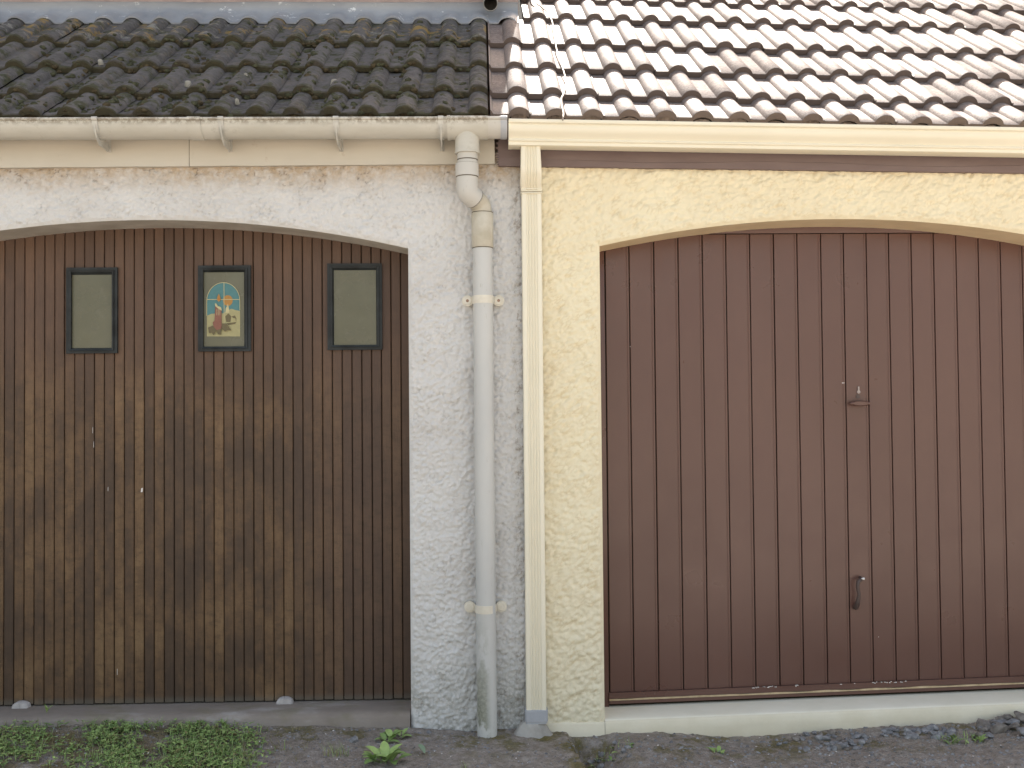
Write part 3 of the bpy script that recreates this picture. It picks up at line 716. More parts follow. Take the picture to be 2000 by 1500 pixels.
# mortar bedding inside the rolls at the eave of the newer tiles
for k in range(-1, 22):
    mo = MB()
    cx_ = rollR+k*RP
    if cx_ < XJ+.04 or cx_ > XR1: continue
    fill = .62 if k % 2 else .80; s0 = .012
    pts = [(cx_+d, prof(d)*fill+.006) for d in (-.034, -.028, -.02, -.01, 0, .01, .02, .028, .034)]
    jit = [random.uniform(-.003, .001) for _ in pts]
    q = lambda a, n_, s_: Vector((a, YE, eaveR(a)))+sdir*s_+ndir*n_
    top_ = [q(a, n_+j, s0+random.uniform(0, .006)) for (a, n_), j in zip(pts, jit)]; bt = [q(a, -.006 if k % 2 == 0 else .001, s0) for a, n_ in pts]; tb = [q(a, n_+j, .08) for (a, n_), j in zip(pts, jit)]
    n = len(pts); mo.add(bt+top_+tb, [(i, i+1, n+i+1, n+i) for i in range(n-1)]+[(n+i, n+i+1, 2*n+i+1, 2*n+i) for i in range(n-1)])
    mo.build('eave_mortar', M['mortar'], cream)
for k in range(0, -40, -1):
    cx_ = rollL+k*RP
    if cx_ < XL0: break
    lm2 = MB(); q = lambda a, n_, s_: Vector((a, YE, eaveL(a)))+sdir*s_+ndir*n_
    pts = [(cx_+d, prof(d)*random.uniform(.7, .95)+.014) for d in (-.036, -.028, -.02, -.01, 0, .01, .02, .028, .036)]; n = len(pts)
    lm2.add([q(a, -.012, .016) for a, _ in pts]+[q(a, b, .018+random.uniform(0, .006)) for a, b in pts]+[q(a, b, .08) for a, b in pts], [(i, i+1, n+i+1, n+i) for i in range(n-1)]+[(n+i, n+i+1, 2*n+i+1, 2*n+i) for i in range(n-1)])
    lm2.build('eave_mortar', M['moss_brown'], white)
# moss on the old tiles
ms = MB()
def lump(c, rx, ry, rz, mi):
    bm = bmesh.new(); bmesh.ops.create_icosphere(bm, subdivisions=2, radius=1)
    o_ = Vector((random.random()*50, random.random()*50, 0))
    for v in bm.verts:
        k = 1+.45*noise.noise(v.co*1.6+o_)+.2*noise.noise(v.co*4+o_); d = v.co*k
        v.co = c + Vector((1, 0, 0))*d.x*rx + sdir*d.y*ry + ndir*d.z*rz
    ms.bm(bm, mi)
Wl = XJ-X(0, 225, YE)
for r_ in range(0, 4):
    gp_ = ROWS[r_+1]-ROWS[r_]
    for _ in range(150 if r_ else 40):                 # along the tile noses
        x_ = XJ-.06-random.random()**1.25*(Wl+.1); d = ((x_-rollL+RP/2) % RP)-RP/2
        n_ = noise.noise(Vector((x_*3, r_*5, 2)))
        if random.random() > .62+.8*n_: continue
        c = Vector((x_, YE, eaveL(x_)))+sdir*(ROWS[r_]+random.uniform(-.002, .014))+ndir*(prof(d)+TH-.006-random.random()*.014)
        k = random.uniform(.6, 1.35); lump(c, .014*k, .009*k, .008*k, random.random() < .55)
    for _ in range(260):                               # cushions in the pans
        x_ = XJ-.08-random.random()**.9*(Wl+.1); s_ = random.uniform(.03, gp_-.03); d = ((x_-rollL+RP/2) % RP)-RP/2
        n_ = noise.noise(Vector((x_*4, (ROWS[r_]+s_)*5, 8)))
        if n_ < -.02 or r_ == 3 and random.random() < .6: continue
        c = Vector((x_, YE, eaveL(x_)))+sdir*(ROWS[r_]+s_)+ndir*(prof(d)+TH-s_*TH/gp_+.002)
        k = random.uniform(.5, 1.6); lump(c, .011*k, .012*k, .0075*k, random.random() < .25)
mso = ms.build('moss', [M['moss'], M['moss_brown']], white, all_smooth=True); tag(mso, kind='stuff')
# pale lichen discs on the old tiles
lm_ = pm('lichen_pale', (.20, .19, .16), (.33, .31, .27), 40, .95, .1)
for px_, py_, rr in [(653, 160, .020), (196, 121, .015), (367, 163, .020), (463, 198, .010), (480, 148, .012)]:
    lc = MB(); nn = ndir; p = onplane(px_, py_, Vector((0, YE, eaveL(0)))+ndir*(TH+.012), nn)
    pts = [p+Vector((1, 0, 0))*math.cos(q)*rr*random.uniform(.8, 1.1)+sdir*math.sin(q)*rr*.9*random.uniform(.8, 1.1) for q in [2*math.pi*k/14 for k in range(14)]]
    lc.add([p+ndir*.014]+[p+(a-p)*.7+ndir*.010 for a in pts]+[a-ndir*.012 for a in pts], [(0, 1+k, 1+(k+1) % 14) for k in range(14)]+[(1+k, 15+k, 15+(k+1) % 14, 1+(k+1) % 14) for k in range(14)])
    lc.build('lichen', lm_, white, all_smooth=True)

# ------------------------------------------------------------------ house behind, its flashing and waste pipe
YW = YE+math.cos(PIT)*1.69; zW = eaveL(0)+math.sin(PIT)*1.69
house = thing('house', 'pink rendered taller house wall rising behind the mossy roof', 'house', (X(400, 20, YW), YW+2, 0))
hb = MB(); hb.box((XL0-2.5, YW, -.1), (XHR, YW+6, zW+3.4)); hb.build('wall', M['house_render'], house)
hr = MB(); xa, xb = XL0-2.7, XHR+.12; zt_ = zW+3.4
hr.add([(xa, YW-.15, zt_), (xb, YW-.15, zt_), (xb, YW+6.15, zt_), (xa, YW+6.15, zt_), (xa, YW+3, zt_+1.7), (xb, YW+3, zt_+1.7)], [(0, 1, 5, 4), (2, 3, 4, 5), (1, 2, 5), (3, 0, 4), (3, 2, 1, 0)])
hr.build('roof', M['tile_old'], house)
fl = MB(); zf1 = Zc(500, 9, YW-.006); cols_ = np.arange(XL0-.2, XHR+.004, .0125); rws = []
for x_ in cols_:
    d = ((x_-rollL+RP/2) % RP)-RP/2; wv = .006*noise.noise(Vector((x_*5, 0, 0))); w2 = .004*noise.noise(Vector((x_*14, 3, 0)))
    h = TH-.8*TH+.012
    q = lambda s_, n_: Vector((x_, YE, eaveL(x_)))+sdir*s_+ndir*n_
    pr = prof(min(abs(d)*.9, .06))
    s_low = 1.525 + .006*math.sin(x_*9)+w2
    zt1 = zf1+.004*noise.noise(Vector((x_*3, 7, 0)))
    bend = Vector((x_, YW-.008, zW+.030+pr*.25+wv))
    rws.append([q(s_low, pr+TH-.016), q(s_low+.001, pr+TH-.009), q(s_low+.045, pr*.95+TH-.010), q(s_low+.085, pr*.75+TH-.006), bend, Vector((x_, YW-.006+w2*.4, (bend.z+zt1)/2)), Vector((x_, YW-.006, zt1)), Vector((x_, YW-.014, zt1+.010)), Vector((x_, YW-.002, zt1+.016))])
fl.sweep(rws, 0, False); fl.build('flashing', M['lead'], house, smooth_deg=60)
wp = MB(); c = at(958, 5, YW-.10); pr_ = .040
pth = rounded_path([c+Vector((.0, .075, 1.2)), c+Vector((0, .075, .10)), c+Vector((0, .0, -.01)), c+Vector((0, -.035, -.018))], .06, 6)
wp.tube(pth, pr_, 22, 0, False); wp.tube(pth, pr_-.004, 22, 1, False)
e = pth[-1]; dv = (pth[-1]-pth[-2]).normalized(); a_ = Vector((1, 0, 0)); b_ = dv.cross(a_)
r1 = [e+a_*math.cos(q)*pr_+b_*math.sin(q)*pr_ for q in [2*math.pi*k/22 for k in range(22)]]; r2 = [e+a_*math.cos(q)*(pr_-.004)+b_*math.sin(q)*(pr_-.004) for q in [2*math.pi*k/22 for k in range(22)]]
wp.sweep([r1, r2], 0, True, False)
M['pipe_inside'] = pm('pipe_inside', (.05, .045, .04), (.09, .082, .07), 15, .8, .2)
wpo = thing('waste_pipe', 'grey pipe with open end above the lead flashing by the house corner', 'pipe', e)
wp.build('pipe', [pm('waste_pipe_grey', (.16, .155, .14), (.27, .26, .24), 15, .6, .4), M['pipe_inside']], wpo, smooth_deg=50)

# loose cable lying on the bare tiles
cpts = [(1034, -30), (1038, -6), (1046, 6), (1062, 17), (1073, 28), (1079, 44), (1081, 62), (1086, 92), (1092, 115), (1101, 140), (1105, 155), (1105, 170), (1101, 184), (1096, 192), (1097, 208), (1101, 222), (1099, 234)]
cp = []
for px_, py_ in cpts:
    p = onplane(px_, py_, eR0+ndir*(TH+.020), Vector((-slR*0, -math.sin(PIT), math.cos(PIT))))
    s_ = (p-eR0).dot(sdir); d = ((p.x-rollR+RP/2) % RP)-RP/2
    p = onplane(px_, py_, eR0+ndir*(TH+.004+max(.008, prof(d)*1.0+.007)), ndir); cp.append(p)
cb = MB(); cb.tube(rounded_path(cp, .03, 4), .0040, 8); cbo = cb.build('cable', M['cable'], all_smooth=True)
tag(cbo, 'thin pale loose cable trailing down the sunlit tiles', 'cable')

# ------------------------------------------------------------------ grey half-round gutter
GR = .066; GYC = -.128
gut = thing('half_round_gutter', 'dirty grey half round plastic gutter under the mossy tiles', 'gutter', at(450, 250, -.12))
zA, zBq = Zc(0, 233, GYC-GR), Zc(860, 231, GYC-GR); xA, xB = X(0, 233, GYC-GR), X(860, 231, GYC-GR)
zl_ = lambda x_: zA+(zBq-zA)*(x_-xA)/(xB-xA)
def half_round(mb, xa, xb, r, th=.003, lipr=.0062, dz=0.0, lip=True, mi=0, n=20):
    def ring(x_):
        z0 = zl_(x_)+dz; o = [(x_, GYC-math.cos(math.pi*k/n)*r, z0-math.sin(math.pi*k/n)*r) for k in range(n+1)]
        i = [(x_, GYC-math.cos(math.pi*k/n)*(r-th), z0-math.sin(math.pi*k/n)*(r-th)) for k in range(n, -1, -1)]; return o+i
    mb.sweep([ring(xa), ring(xb)], mi, True)
    if lip:
        for s_ in (-1, 1): mb.tube([(xa, GYC+s_*(r+.001), zl_(xa)+dz+.001), (xb, GYC+s_*(r+.001), zl_(xb)+dz+.001)], lipr, 12, mi)
xg = lambda px_: X(px_, 250, GYC-GR)
gm = MB(); half_round(gm, XL0-.2, xg(875), GR); gm.build('channel', M['gutter'], gut, smooth_deg=50)
un = MB(); half_round(un, xg(366), xg(391), GR+.0035, .004, .0075); un.build('union', M['gutter'], gut, smooth_deg=50)
tee = MB(); half_round(tee, xg(873), xg(953), GR+.0045, .005, .0078); half_round(tee, xg(873), xg(879), GR+.007, .004, .0095)
cx_ = xg(912); zt = zl_(cx_)
tee.tube([(cx_, GYC, zt-.02), (cx_, GYC, Zc(912, 293, GYC-.04))], .0505, 32, 0, False)
tee.tube([(cx_, GYC, Zc(912, 293, GYC-.04)), (cx_, GYC, Zc(912, 296, GYC-.04))], .0525, 32)
tee.build('outlet_tee', M['gutter'], gut, smooth_deg=50)
en = MB(); half_round(en, xg(952), xg(991), GR+.001, .004, .0068); en.build('end_piece', M['pvc'], gut, smooth_deg=50)
gk = MB(); half_round(gk, xg(978), xg(990), GR+.0035, .003, .0080); gk.build('gasket', M['collar_grey'], gut, smooth_deg=50)
for px_ in (-66, 185, 431, 656, 861):
    b = MB(); xx = xg(px_); w_ = .011
    half_round(b, xx-w_, xx+w_, GR+.0045, .003, .0082)
    def web(x0_, x1_):                                  # rib under the clip, running back to the fascia
        pts = []
        for k in range(12):
            q = math.pi*(.10+.36*k/11); pts.append((GYC-math.cos(q)*(GR+.006), zl_(xx)-math.sin(q)*(GR+.006)))
        low = [(GYC-math.cos(math.pi*(.10+.36*k/11))*(GR+.006+.022*(k/11)), zl_(xx)-math.sin(math.pi*(.10+.36*k/11))*(GR+.006+.022*(k/11))) for k in range(12)]
        low += [(-.034, zl_(xx)-GR-.030)]; pts += [(-.034, zl_(xx)-GR+.01)]
        loop = low+pts[::-1]
        b.sweep([[(x0_, a, c) for a, c in loop], [(x1_, a, c) for a, c in loop]], 0, True)
    web(xx-.0025, xx+.0025)
    b.box((xx-.009, -.0365, zl_(xx)-GR-.03), (xx+.009, -.0305, zl_(xx)+.0))
    b.build('bracket', M['bracket'], gut, smooth_deg=40)

# grey round downpipe
dp = thing('round_downpipe', 'grey round plastic downpipe with swan neck, mossy at its foot', 'downpipe', (X(955, 1425, -.06), -.06, 0))
M['rusty_screw'] = pm('rusty_screw', (.22, .13, .085), (.36, .24, .17), 60, .7, .4)
YP = -.066; xp_ = X(946, 900, YP)
zt1, zt2 = Zc(912, 297, GYC-.04), Zc(911, 316, GYC-.04)
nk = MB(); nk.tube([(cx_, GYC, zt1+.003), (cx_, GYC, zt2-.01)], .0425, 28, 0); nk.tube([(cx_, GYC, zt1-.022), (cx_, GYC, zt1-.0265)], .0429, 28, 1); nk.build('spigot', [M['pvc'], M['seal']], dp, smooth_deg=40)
q0 = Vector((cx_-.002, GYC, zt2)); q1 = Vector((cx_-.002, GYC, Zc(911, 341, GYC-.04))); q2 = Vector((cx_-.002, GYC, Zc(911, 372, GYC-.04)))
j0 = Vector((xp_, YP, Zc(945, 413, YP-.04))); j1 = Vector((xp_, YP, Zc(945, 481, YP-.04)))
bend2 = Vector((xp_, YP, Zc(945, 398, YP-.04)))
mid = q2.lerp(bend2, .50)
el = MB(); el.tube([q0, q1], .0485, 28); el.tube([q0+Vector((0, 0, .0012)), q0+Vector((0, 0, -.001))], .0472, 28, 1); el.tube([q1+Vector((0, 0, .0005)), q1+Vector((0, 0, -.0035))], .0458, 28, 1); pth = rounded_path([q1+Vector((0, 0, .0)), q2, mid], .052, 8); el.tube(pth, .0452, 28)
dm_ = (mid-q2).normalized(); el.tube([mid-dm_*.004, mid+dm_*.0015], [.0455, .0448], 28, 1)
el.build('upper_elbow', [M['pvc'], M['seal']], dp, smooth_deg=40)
M['clip'] = pm('cream_clip', (.62, .575, .48), (.70, .66, .57), 20, .5, .4)
M['pvc_yellowed'] = pm('yellowed_pvc', (.43, .39, .305), (.54, .505, .425), 14, .5, .4)
el = MB(); el.tube(rounded_path([mid+(q2-mid).normalized()*.004, bend2+(mid-bend2)*.12, j0+Vector((0, 0, -.012))], .03, 8), .0418, 28); el.build('lower_elbow', M['pvc_yellowed'], dp, smooth_deg=40)
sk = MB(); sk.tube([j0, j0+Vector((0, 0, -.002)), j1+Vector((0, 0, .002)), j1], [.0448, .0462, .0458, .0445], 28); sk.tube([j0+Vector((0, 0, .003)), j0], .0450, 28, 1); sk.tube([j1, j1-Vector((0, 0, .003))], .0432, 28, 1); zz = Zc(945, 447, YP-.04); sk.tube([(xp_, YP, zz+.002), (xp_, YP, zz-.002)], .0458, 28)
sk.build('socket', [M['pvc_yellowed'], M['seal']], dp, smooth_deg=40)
zend = -.06
pp = MB(); pp.tube([(xp_, YP, j1.z+.02), (xp_, YP, 1.4), (xp_+.001, YP, .7), (xp_+.001, YP, .42), (xp_+.003, YP, zend)], .0415, 36); pp.build('pipe', M['pvc'], dp, smooth_deg=60)
for py_, mt in ((584, M['clip']), (1191, M['clip'])):
    zc_ = Zc(945, py_, YP-.03); b = MB(); hh = .0165
    arcp = [(xp_-.064, -.020), (xp_-.050, -.020)]+[(xp_-math.cos(math.pi*(.02+.96*k/18))*.0445, YP+.012-math.sin(math.pi*(.02+.96*k/18))*.0565) for k in range(19)]+[(xp_+.050, -.020), (xp_+.064, -.020)]
    inn = [(a, c+.005) for a, c in arcp]
    loop = arcp+inn[::-1]
    b.sweep([[(a, c, zc_-hh) for a, c in loop], [(a, c, zc_+hh) for a, c in loop]], 0, True)
    for s_ in (-1, 1):
        cxx = xp_+s_*.066; b.tube([(cxx, -.002, zc_), (cxx, -.028, zc_)], .0235, 20); b.tube([(cxx, -.0275, zc_), (cxx, -.031, zc_)], [.0195, .016], 18)
    cl = b.build('pipe_clip', mt, dp, smooth_deg=35)
    for s_ in (-1, 1):
        s2 = MB(); s2.tube([(xp_+s_*.066, -.028, zc_), (xp_+s_*.066, -.0325, zc_)], [.0078, .006], 12)
        s2.build('screw', M['rusty_screw'] if py_ < 900 else M['clip'], cl, smooth_deg=40)

# ------------------------------------------------------------------ fascias
fz0, fz1 = Zc(0, 327.5, -.03), Zc(880, 320.5, -.03); fx0, fx1 = X(0, 327.5, -.03), X(880, 320.5, -.03)
fbot = lambda x_: fz0+(fz1-fz0)*(x_-fx0)/(fx1-fx0)
xjn = X(369.5, 300, -.03); zft = zl_(0)+.03
fa = MB()
def fboard(xa, xb, torn=False):
    n = 30; v = []
    for k in range(n+1):
        x_ = xa+(xb-xa)*k/n; w2 = .0012*noise.noise(Vector((x_*7, 0, 5)))
        v.append([(x_, 0.0, fbot(x_)+w2), (x_, -.03, fbot(x_)+w2), (x_, -.03, zft), (x_, 0.0, zft)])
    if torn:
        for i, q in enumerate(v[-1]): pass
    fa.sweep(v, 0, True)
fboard(XL0-.2, xjn-.0012); fboard(xjn+.0012, X(966, 300, -.03))
fa.build('fascia', M['fascia'], white)
fb = MB(); rr1 = []; rr2 = []; rr3 = []
for k in range(121):
    x_ = X(974, 310, -.035)+(XR1+.2-X(974, 310, -.035))*k/120; bz = Zc(990, 324, -.035)+(Zc(1990, 337.5, -.035)-Zc(990, 324, -.035))*(x_-X(990, 324, -.035))/(X(1990, 337.5, -.035)-X(990, 324, -.035))
    wv = .006*math.sin(x_*5.5+.6)+.004*noise.noise(Vector((x_*4, 3, 0)))+.0016*noise.noise(Vector((x_*40, 3, 0)))
    e = smooth(X(1105, 300), X(1130, 300), x_)
    rr1.append([(x_, 0.0, bz), (x_, -.034, bz+.002), (x_, -.034, bz+.2), (x_, 0, bz+.2)])
    rr2.append([(x_, -.034, bz-.0005), (x_, -.0372, bz-.001), (x_, -.0372+.0028*(1-e), bz+.027+wv), (x_, -.034, bz+.0285+wv)])
fb.sweep(rr1, 0, True); fb.sweep(rr2, 0, True)
xt = X(974, 310, -.035)                                 # torn end beside the white fascia
zt0 = Zc(974, 325, -.035)
for k in range(10):
    z0 = zt0+.004+k*.010; l = random.uniform(.004, .018); fb.add([(xt+.002, -.033, z0), (xt+.002, -.033, z0+.010), (xt-l*.6, -.0325, z0+.009), (xt-l, -.0325, z0+.003)], [(0, 1, 2, 3)])
fb.build('fascia', M['fascia_brown'], cream)

# ------------------------------------------------------------------ cream ogee gutter and square downpipe
og = thing('ogee_gutter', 'clean cream metal ogee gutter under the sunlit tiles', 'gutter', at(1500, 260, -.15))
gA, gB = at(995, 231, -.185), at(1995, 248, -.185); sG = (gB.z-gA.z)/(gB.x-gA.x)
pf = [(-.060, -.005), (-.060, -.122), (-.132, -.124), (-.138, -.121), (-.139, -.106), (-.1415, -.103), (-.146, -.102), (-.1475, -.098), (-.1465, -.094), (-.1435, -.0915), (-.1425, -.088), (-.146, -.082), (-.153, -.073), (-.1615, -.062), (-.168, -.050), (-.1705, -.040), (-.1705, -.031), (-.170, -.0255), (-.172, -.0215), (-.1775, -.019), (-.181, -.0165), (-.182, -.012), (-.1825, -.003), (-.1815, 0.0), (-.177, .0012), (-.173, -.001), (-.1725, -.010), (-.164, -.03), (-.16, -.045), (-.135, -.085), (-.13, -.118), (-.063, -.116), (-.063, -.005)]
of = MB(); xa, xb = gA.x, XR1+.25
of.sweep([[(x_, a, gA.z+b*.80+sG*(x_-gA.x)) for a, b in pf] for x_ in (xa, xb)], 0, True)
of.build('channel', M['cream_metal'], og, smooth_deg=35)
ec = MB(); ecp = pf[1:25]+[(-.060, .0012)]
ec.sweep([[(x_, a*1.0-.0006*(1 if a < -.1 else 0), gA.z+b*.804+sG*(x_-gA.x)) for a, b in ecp] for x_ in (xa-.003, xa+.012)], 0, True); ec.build('end_cap', M['cream_metal'], og, smooth_deg=35)
sq = thing('square_downpipe', 'cream fluted rectangular metal downpipe between the two garages', 'downpipe', (X(1045, 1400, -.05), -.05, 0))
def rrect(cx_, cy_, z_, hw, hd, r):
    out = []
    for sx, sy, a0 in ((1, 1, 0), (-1, 1, 90), (-1, -1, 180), (1, -1, 270)):
        for k in range(5): q = R(a0+k*22.5); out.append((cx_+sx*(hw-r)+math.cos(q)*r, cy_+sy*(hd-r)+math.sin(q)*r, z_))
    return out
def flute(cx_, cy_, z_, wd, dp_, tilt=0.0, grow=0.0):
    hw, hd = wd/2+grow, dp_/2+grow; c = .006
    pts = [(-hw, hd), (-hw, -hd+c), (-hw+c*.3, -hd+c*.3), (-hw+c, -hd)]
    nf = 4; fw_ = .0062
    for k in range(nf):
        xc = (-.5+(k+.5)/nf)*wd*.56; pts += [(xc-fw_, -hd), (xc-fw_*.45, -hd+.0048), (xc+fw_*.45, -hd+.0048), (xc+fw_, -hd)]
    pts += [(hw-c, -hd), (hw-c*.3, -hd+c*.3), (hw, -hd+c), (hw, hd)]
    return [(cx_+a, cy_+b*math.cos(tilt), z_+b*math.sin(tilt)) for a, b in pts]
wd = X(1058.5, 640, -.07)-X(1017.8, 640, -.07); yc = -.046; dpt = .056; xc_ = X(1042.8, 870, -.07)
mp = MB(); zk = Zc(1040, 377, -.07); zlow = Zc(1046, 1395, -.07)
mp.sweep([flute(xc_, yc, zk, wd-.003, dpt-.003), flute(xc_, yc, zlow, wd-.003, dpt-.003)], 0, True); mp.build('pipe', M['cream_metal'], sq, smooth_deg=25)
ub = MB(); z0 = gA.z-.095; zq = Zc(1038, 338, -.1); zr_ = Zc(1038, 352, -.07); xu = X(1036.5, 310, -.12); yt = -.100
ub.sweep([flute(xu, yt, z0+.004, wd-.007, dpt-.004), flute(xu+.001, yt, zq+.012, wd, dpt, 0), flute(xu+.0015, yt+.004, zq, wd+.001, dpt, R(12)), flute(xu+.0015, yc-.012, zr_-.012, wd+.002, dpt, R(22)), flute(xc_, yc, zr_-.03, wd+.001, dpt+.001, R(6)), flute(xc_, yc, zk+.008, wd, dpt, 0)], 0, True)
for zz in (zk+.018, zk+.009, zk+.000): ub.sweep([[(a, b, zz+dz) for a, b, _ in rrect(xc_, yc, 0, wd/2+gw, dpt/2+gw, .006)] for dz, gw in ((.003, .0004), (.001, .0022), (-.001, .0022), (-.003, .0004))], 0, True)
ub.build('elbow', M['cream_metal'], sq, smooth_deg=30)
co_ = MB(); zc1, zc0 = Zc(1047, 1389, -.08), Zc(1047, 1413, -.08)
co_.sweep([rrect(xc_, yc-.002, zc1+.002, wd/2+.001, .031, .012), rrect(xc_, yc-.002, zc1, wd/2+.004, .034, .012), rrect(xc_, yc-.002, zc0+.006, wd/2+.004, .034, .013), rrect(xc_, yc-.002, zc0+.004, wd/2+.0015, .032, .013), rrect(xc_, yc-.002, zc0-.003, wd/2+.0015, .032, .013)], 0, True)
co_.build('collar', M['collar_grey'], sq, smooth_deg=40)
cbm = MB(); n1_, n2_ = 9, 32; vs_ = []
for a in range(n1_+1):
    rr_ = a/n1_
    for b in range(n2_):
        q = 2*math.pi*b/n2_; px_ = xc_-.014+math.cos(q)*rr_*.098; py_ = yc-.004+math.sin(q)*rr_*.062
        k = rr_*(1+.25*noise.noise(Vector((math.cos(q)*2, math.sin(q)*2, 4)))); gz0 = gz_at(px_, py_)
        vs_.append((px_, py_, gz0-.008+max(0, (zc0+.002-gz0+.008))*smooth(1.0, .45, k)**1.6+.006*noise.fractal(Vector((px_*40, py_*40, 1)), 1, 2, 3)))
cbm.add(vs_, [(a*n2_+b, (a+1)*n2_+b, (a+1)*n2_+(b+1) % n2_, a*n2_+(b+1) % n2_) for a in range(n1_) for b in range(n2_)])
cbm.build('mortar_base', M['concrete'], sq, all_smooth=True)

# ------------------------------------------------------------------ plants, stones, litter
def gp(px_, py_):               # ground point seen at a photo pixel (a few fixed-point steps)
    y_ = -.2
    for _ in range(12):
        d = ray(px_, py_); zt_ = gz_at(*(lambda q: (q.x, q.y))(CAM+d*((y_-CAM.y)/d.y))); k = (zt_-CAM.z)/d.z; p = CAM+d*k; y_ = p.y
    return Vector((p.x, p.y, gz_at(p.x, p.y)))
class Leaves(MB):
    def __init__(s): super().__init__(); s.tn = []
    def leaf(s, base, az, pitch, L, W, tone, curl=.3, seg=4, mi=0, stem=0.0):
        f = Vector((math.cos(az), math.sin(az), 0)); sd_ = Vector((-f.y, f.x, 0)); p = Vector(base); rows = []; a = pitch
        if stem:
            d = (f*math.cos(a)+Vector((0, 0, 1))*math.sin(a))
            q = p+d*stem; o_ = len(s.v); w_ = .0012
            s.add([p-sd_*w_, p+sd_*w_, q+sd_*w_, q-sd_*w_], [(0, 1, 2, 3)], mi); s.tn += [tone]*4; p = q
        for k in range(seg+1):
            t_ = k/seg; wd_ = W*(math.sin(math.pi*min(1, t_*.92+.06))**.8)*.5
            nrm = (Vector((0, 0, 1))*math.cos(a)-f*math.sin(a))
            rows.append((p-sd_*wd_+nrm*wd_*.35, p, p+sd_*wd_+nrm*wd_*.35))
            p = p+(f*math.cos(a)+Vector((0, 0, 1))*math.sin(a))*L/seg; a -= curl*(1.8/seg)
        v = [q for r_ in rows for q in r_]
        s.add(v, [fc for k in range(seg) for fc in ((k*3, k*3+1, k*3+4, k*3+3), (k*3+1, k*3+2, k*3+5, k*3+4))], mi); s.tn += [min(1, max(0, tone+random.uniform(-.06, .06)))]*len(v)
    def blade(s, base, az, H, w_, tone, lean=.4, mi=0):
        f = Vector((math.cos(az), math.sin(az), 0)); sd_ = Vector((-f.y, f.x, 0)); v = []
        for k in range(4):
            t_ = k/3; q = Vector(base)+Vector((0, 0, H*t_*(1-.25*t_*lean)))+f*H*lean*t_*t_; ww = w_*(1-t_*.85); v += [q-sd_*ww, q+sd_*ww]
        s.add(v, [(k*2, k*2+1, k*2+3, k*2+2) for k in range(3)], mi); s.tn += [tone]*len(v)
    def out(s, name, mats, parent=None): s.attr['tone'] = s.tn; return s.build(name, mats, parent, all_smooth=True)
rnd = random.uniform
# ground cover on the left
gc = Leaves()
def dens(px_, py_):
    n_ = noise.fractal(Vector((px_*.012, py_*.03, 3)), 1, 2, 3); px_ += 45*n_; py_ += 10*noise.noise(Vector((px_*.05, 1, 7)))
    a = max(smooth(120, 260, px_)*smooth(550, 420, px_)*smooth(1402, 1430, py_), .8*smooth(150, 40, px_)*smooth(1408, 1438, py_)*smooth(1505, 1465, py_), .35*smooth(1402, 1412, py_)*smooth(1432, 1418, py_)*smooth(520, 430, px_))
    return a*smooth(-.45, .2, n_+.12)+.10*smooth(620, 400, px_)*smooth(-.1, .4, n_)
cnt = 0
while cnt < 3300:
    px_, py_ = rnd(-60, 640), rnd(1404, 1530)
    if random.random() > dens(px_, py_): continue
    p = gp(px_, py_); cnt += 1; tn = rnd(.1, 1)**1.1
    if random.random() < .30:
        for _ in range(3): gc.blade(p, rnd(0, 6.3), rnd(.018, .058), .0015, rnd(.3, 1), rnd(.2, .9), random.random() < .25)
        continue
    hgt = rnd(.004, .028); q = p+Vector((0, 0, hgt)); az = rnd(0, 6.3)
    for k in range(3): gc.leaf(q, az+k*2.1+rnd(-.3, .3), rnd(-.1, .6), rnd(.007, .018), rnd(.006, .013), tn, .35, 3, 1 if random.random() < .12 else 0)
cnt = 0
while cnt < 900:                                        # thin dry straw and moss tufts between
    px_, py_ = rnd(-60, 600), rnd(1406, 1530)
    if noise.noise(Vector((px_*.01, py_*.03, 9))) < -.05: continue
    p = gp(px_, py_); cnt += 1
    gc.blade(p, rnd(0, 6.3), rnd(.008, .03), .0014, rnd(0, 1), rnd(.5, 1.4), 1)
tag(gc.out('ground_cover', [M['leaf'], M['leaf_dry']]), kind='stuff')
# broad-leaved weed in front of the white pier
def rosette(name, label, cat, px_, py_, n, L, W, up_=(.15, .9), tn=(.2, 1), group=None, mats=None):
    lf = Leaves(); p = gp(px_, py_)
    for k in range(n):
        az = k*2.4+rnd(-.3, .3); l = L*rnd(.6, 1.1); lf.leaf(p+Vector((rnd(-.01, .01), rnd(-.01, .01), 0)), az, rnd(*up_), l, W*rnd(.7, 1.15), rnd(*tn), rnd(.25, .6), 6, 0, l*.25)
    o_ = lf.out(name, mats or [M['leaf'], M['leaf_dry']]); return tag(o_, label, cat, group)
wd_ = Leaves(); wd2 = Leaves()
for px_, py_, n, L, W in ((748, 1492, 9, .085, .040), (728, 1488, 6, .065, .032), (766, 1490, 7, .07, .035), (768, 1446, 7, .055, .028), (783, 1440, 5, .045, .024), (752, 1450, 5, .05, .026)):
    p = gp(px_, py_)
    for k in range(n): (wd_ if py_ > 1470 else wd2).leaf(p+Vector((rnd(-.012, .012), rnd(-.012, .012), 0)), k*2.4+rnd(-.3, .3), rnd(.25, 1.0), L*rnd(.7, 1.1), W*rnd(.7, 1.1), rnd(.25, 1), rnd(.2, .55), 6, 0, L*.22)
tag(wd_.out('weed', [M['leaf']]), 'large broad leaved green weed at the front edge before the white pier', 'weed')
tag(wd2.out('weed', [M['leaf']]), 'smaller dark green weed close to the corner of the white pier', 'weed')
pl_ = Leaves(); p = gp(826, 1472); pl_.leaf(p+Vector((-.018, .02, .030)), -1.0, -.15, .055, .022, .6, .35, 6);
tag(pl_.out('fallen_leaf', [M['leaf_pale']]), 'pale grey green leaf beside the broad leaved weed', 'leaf')
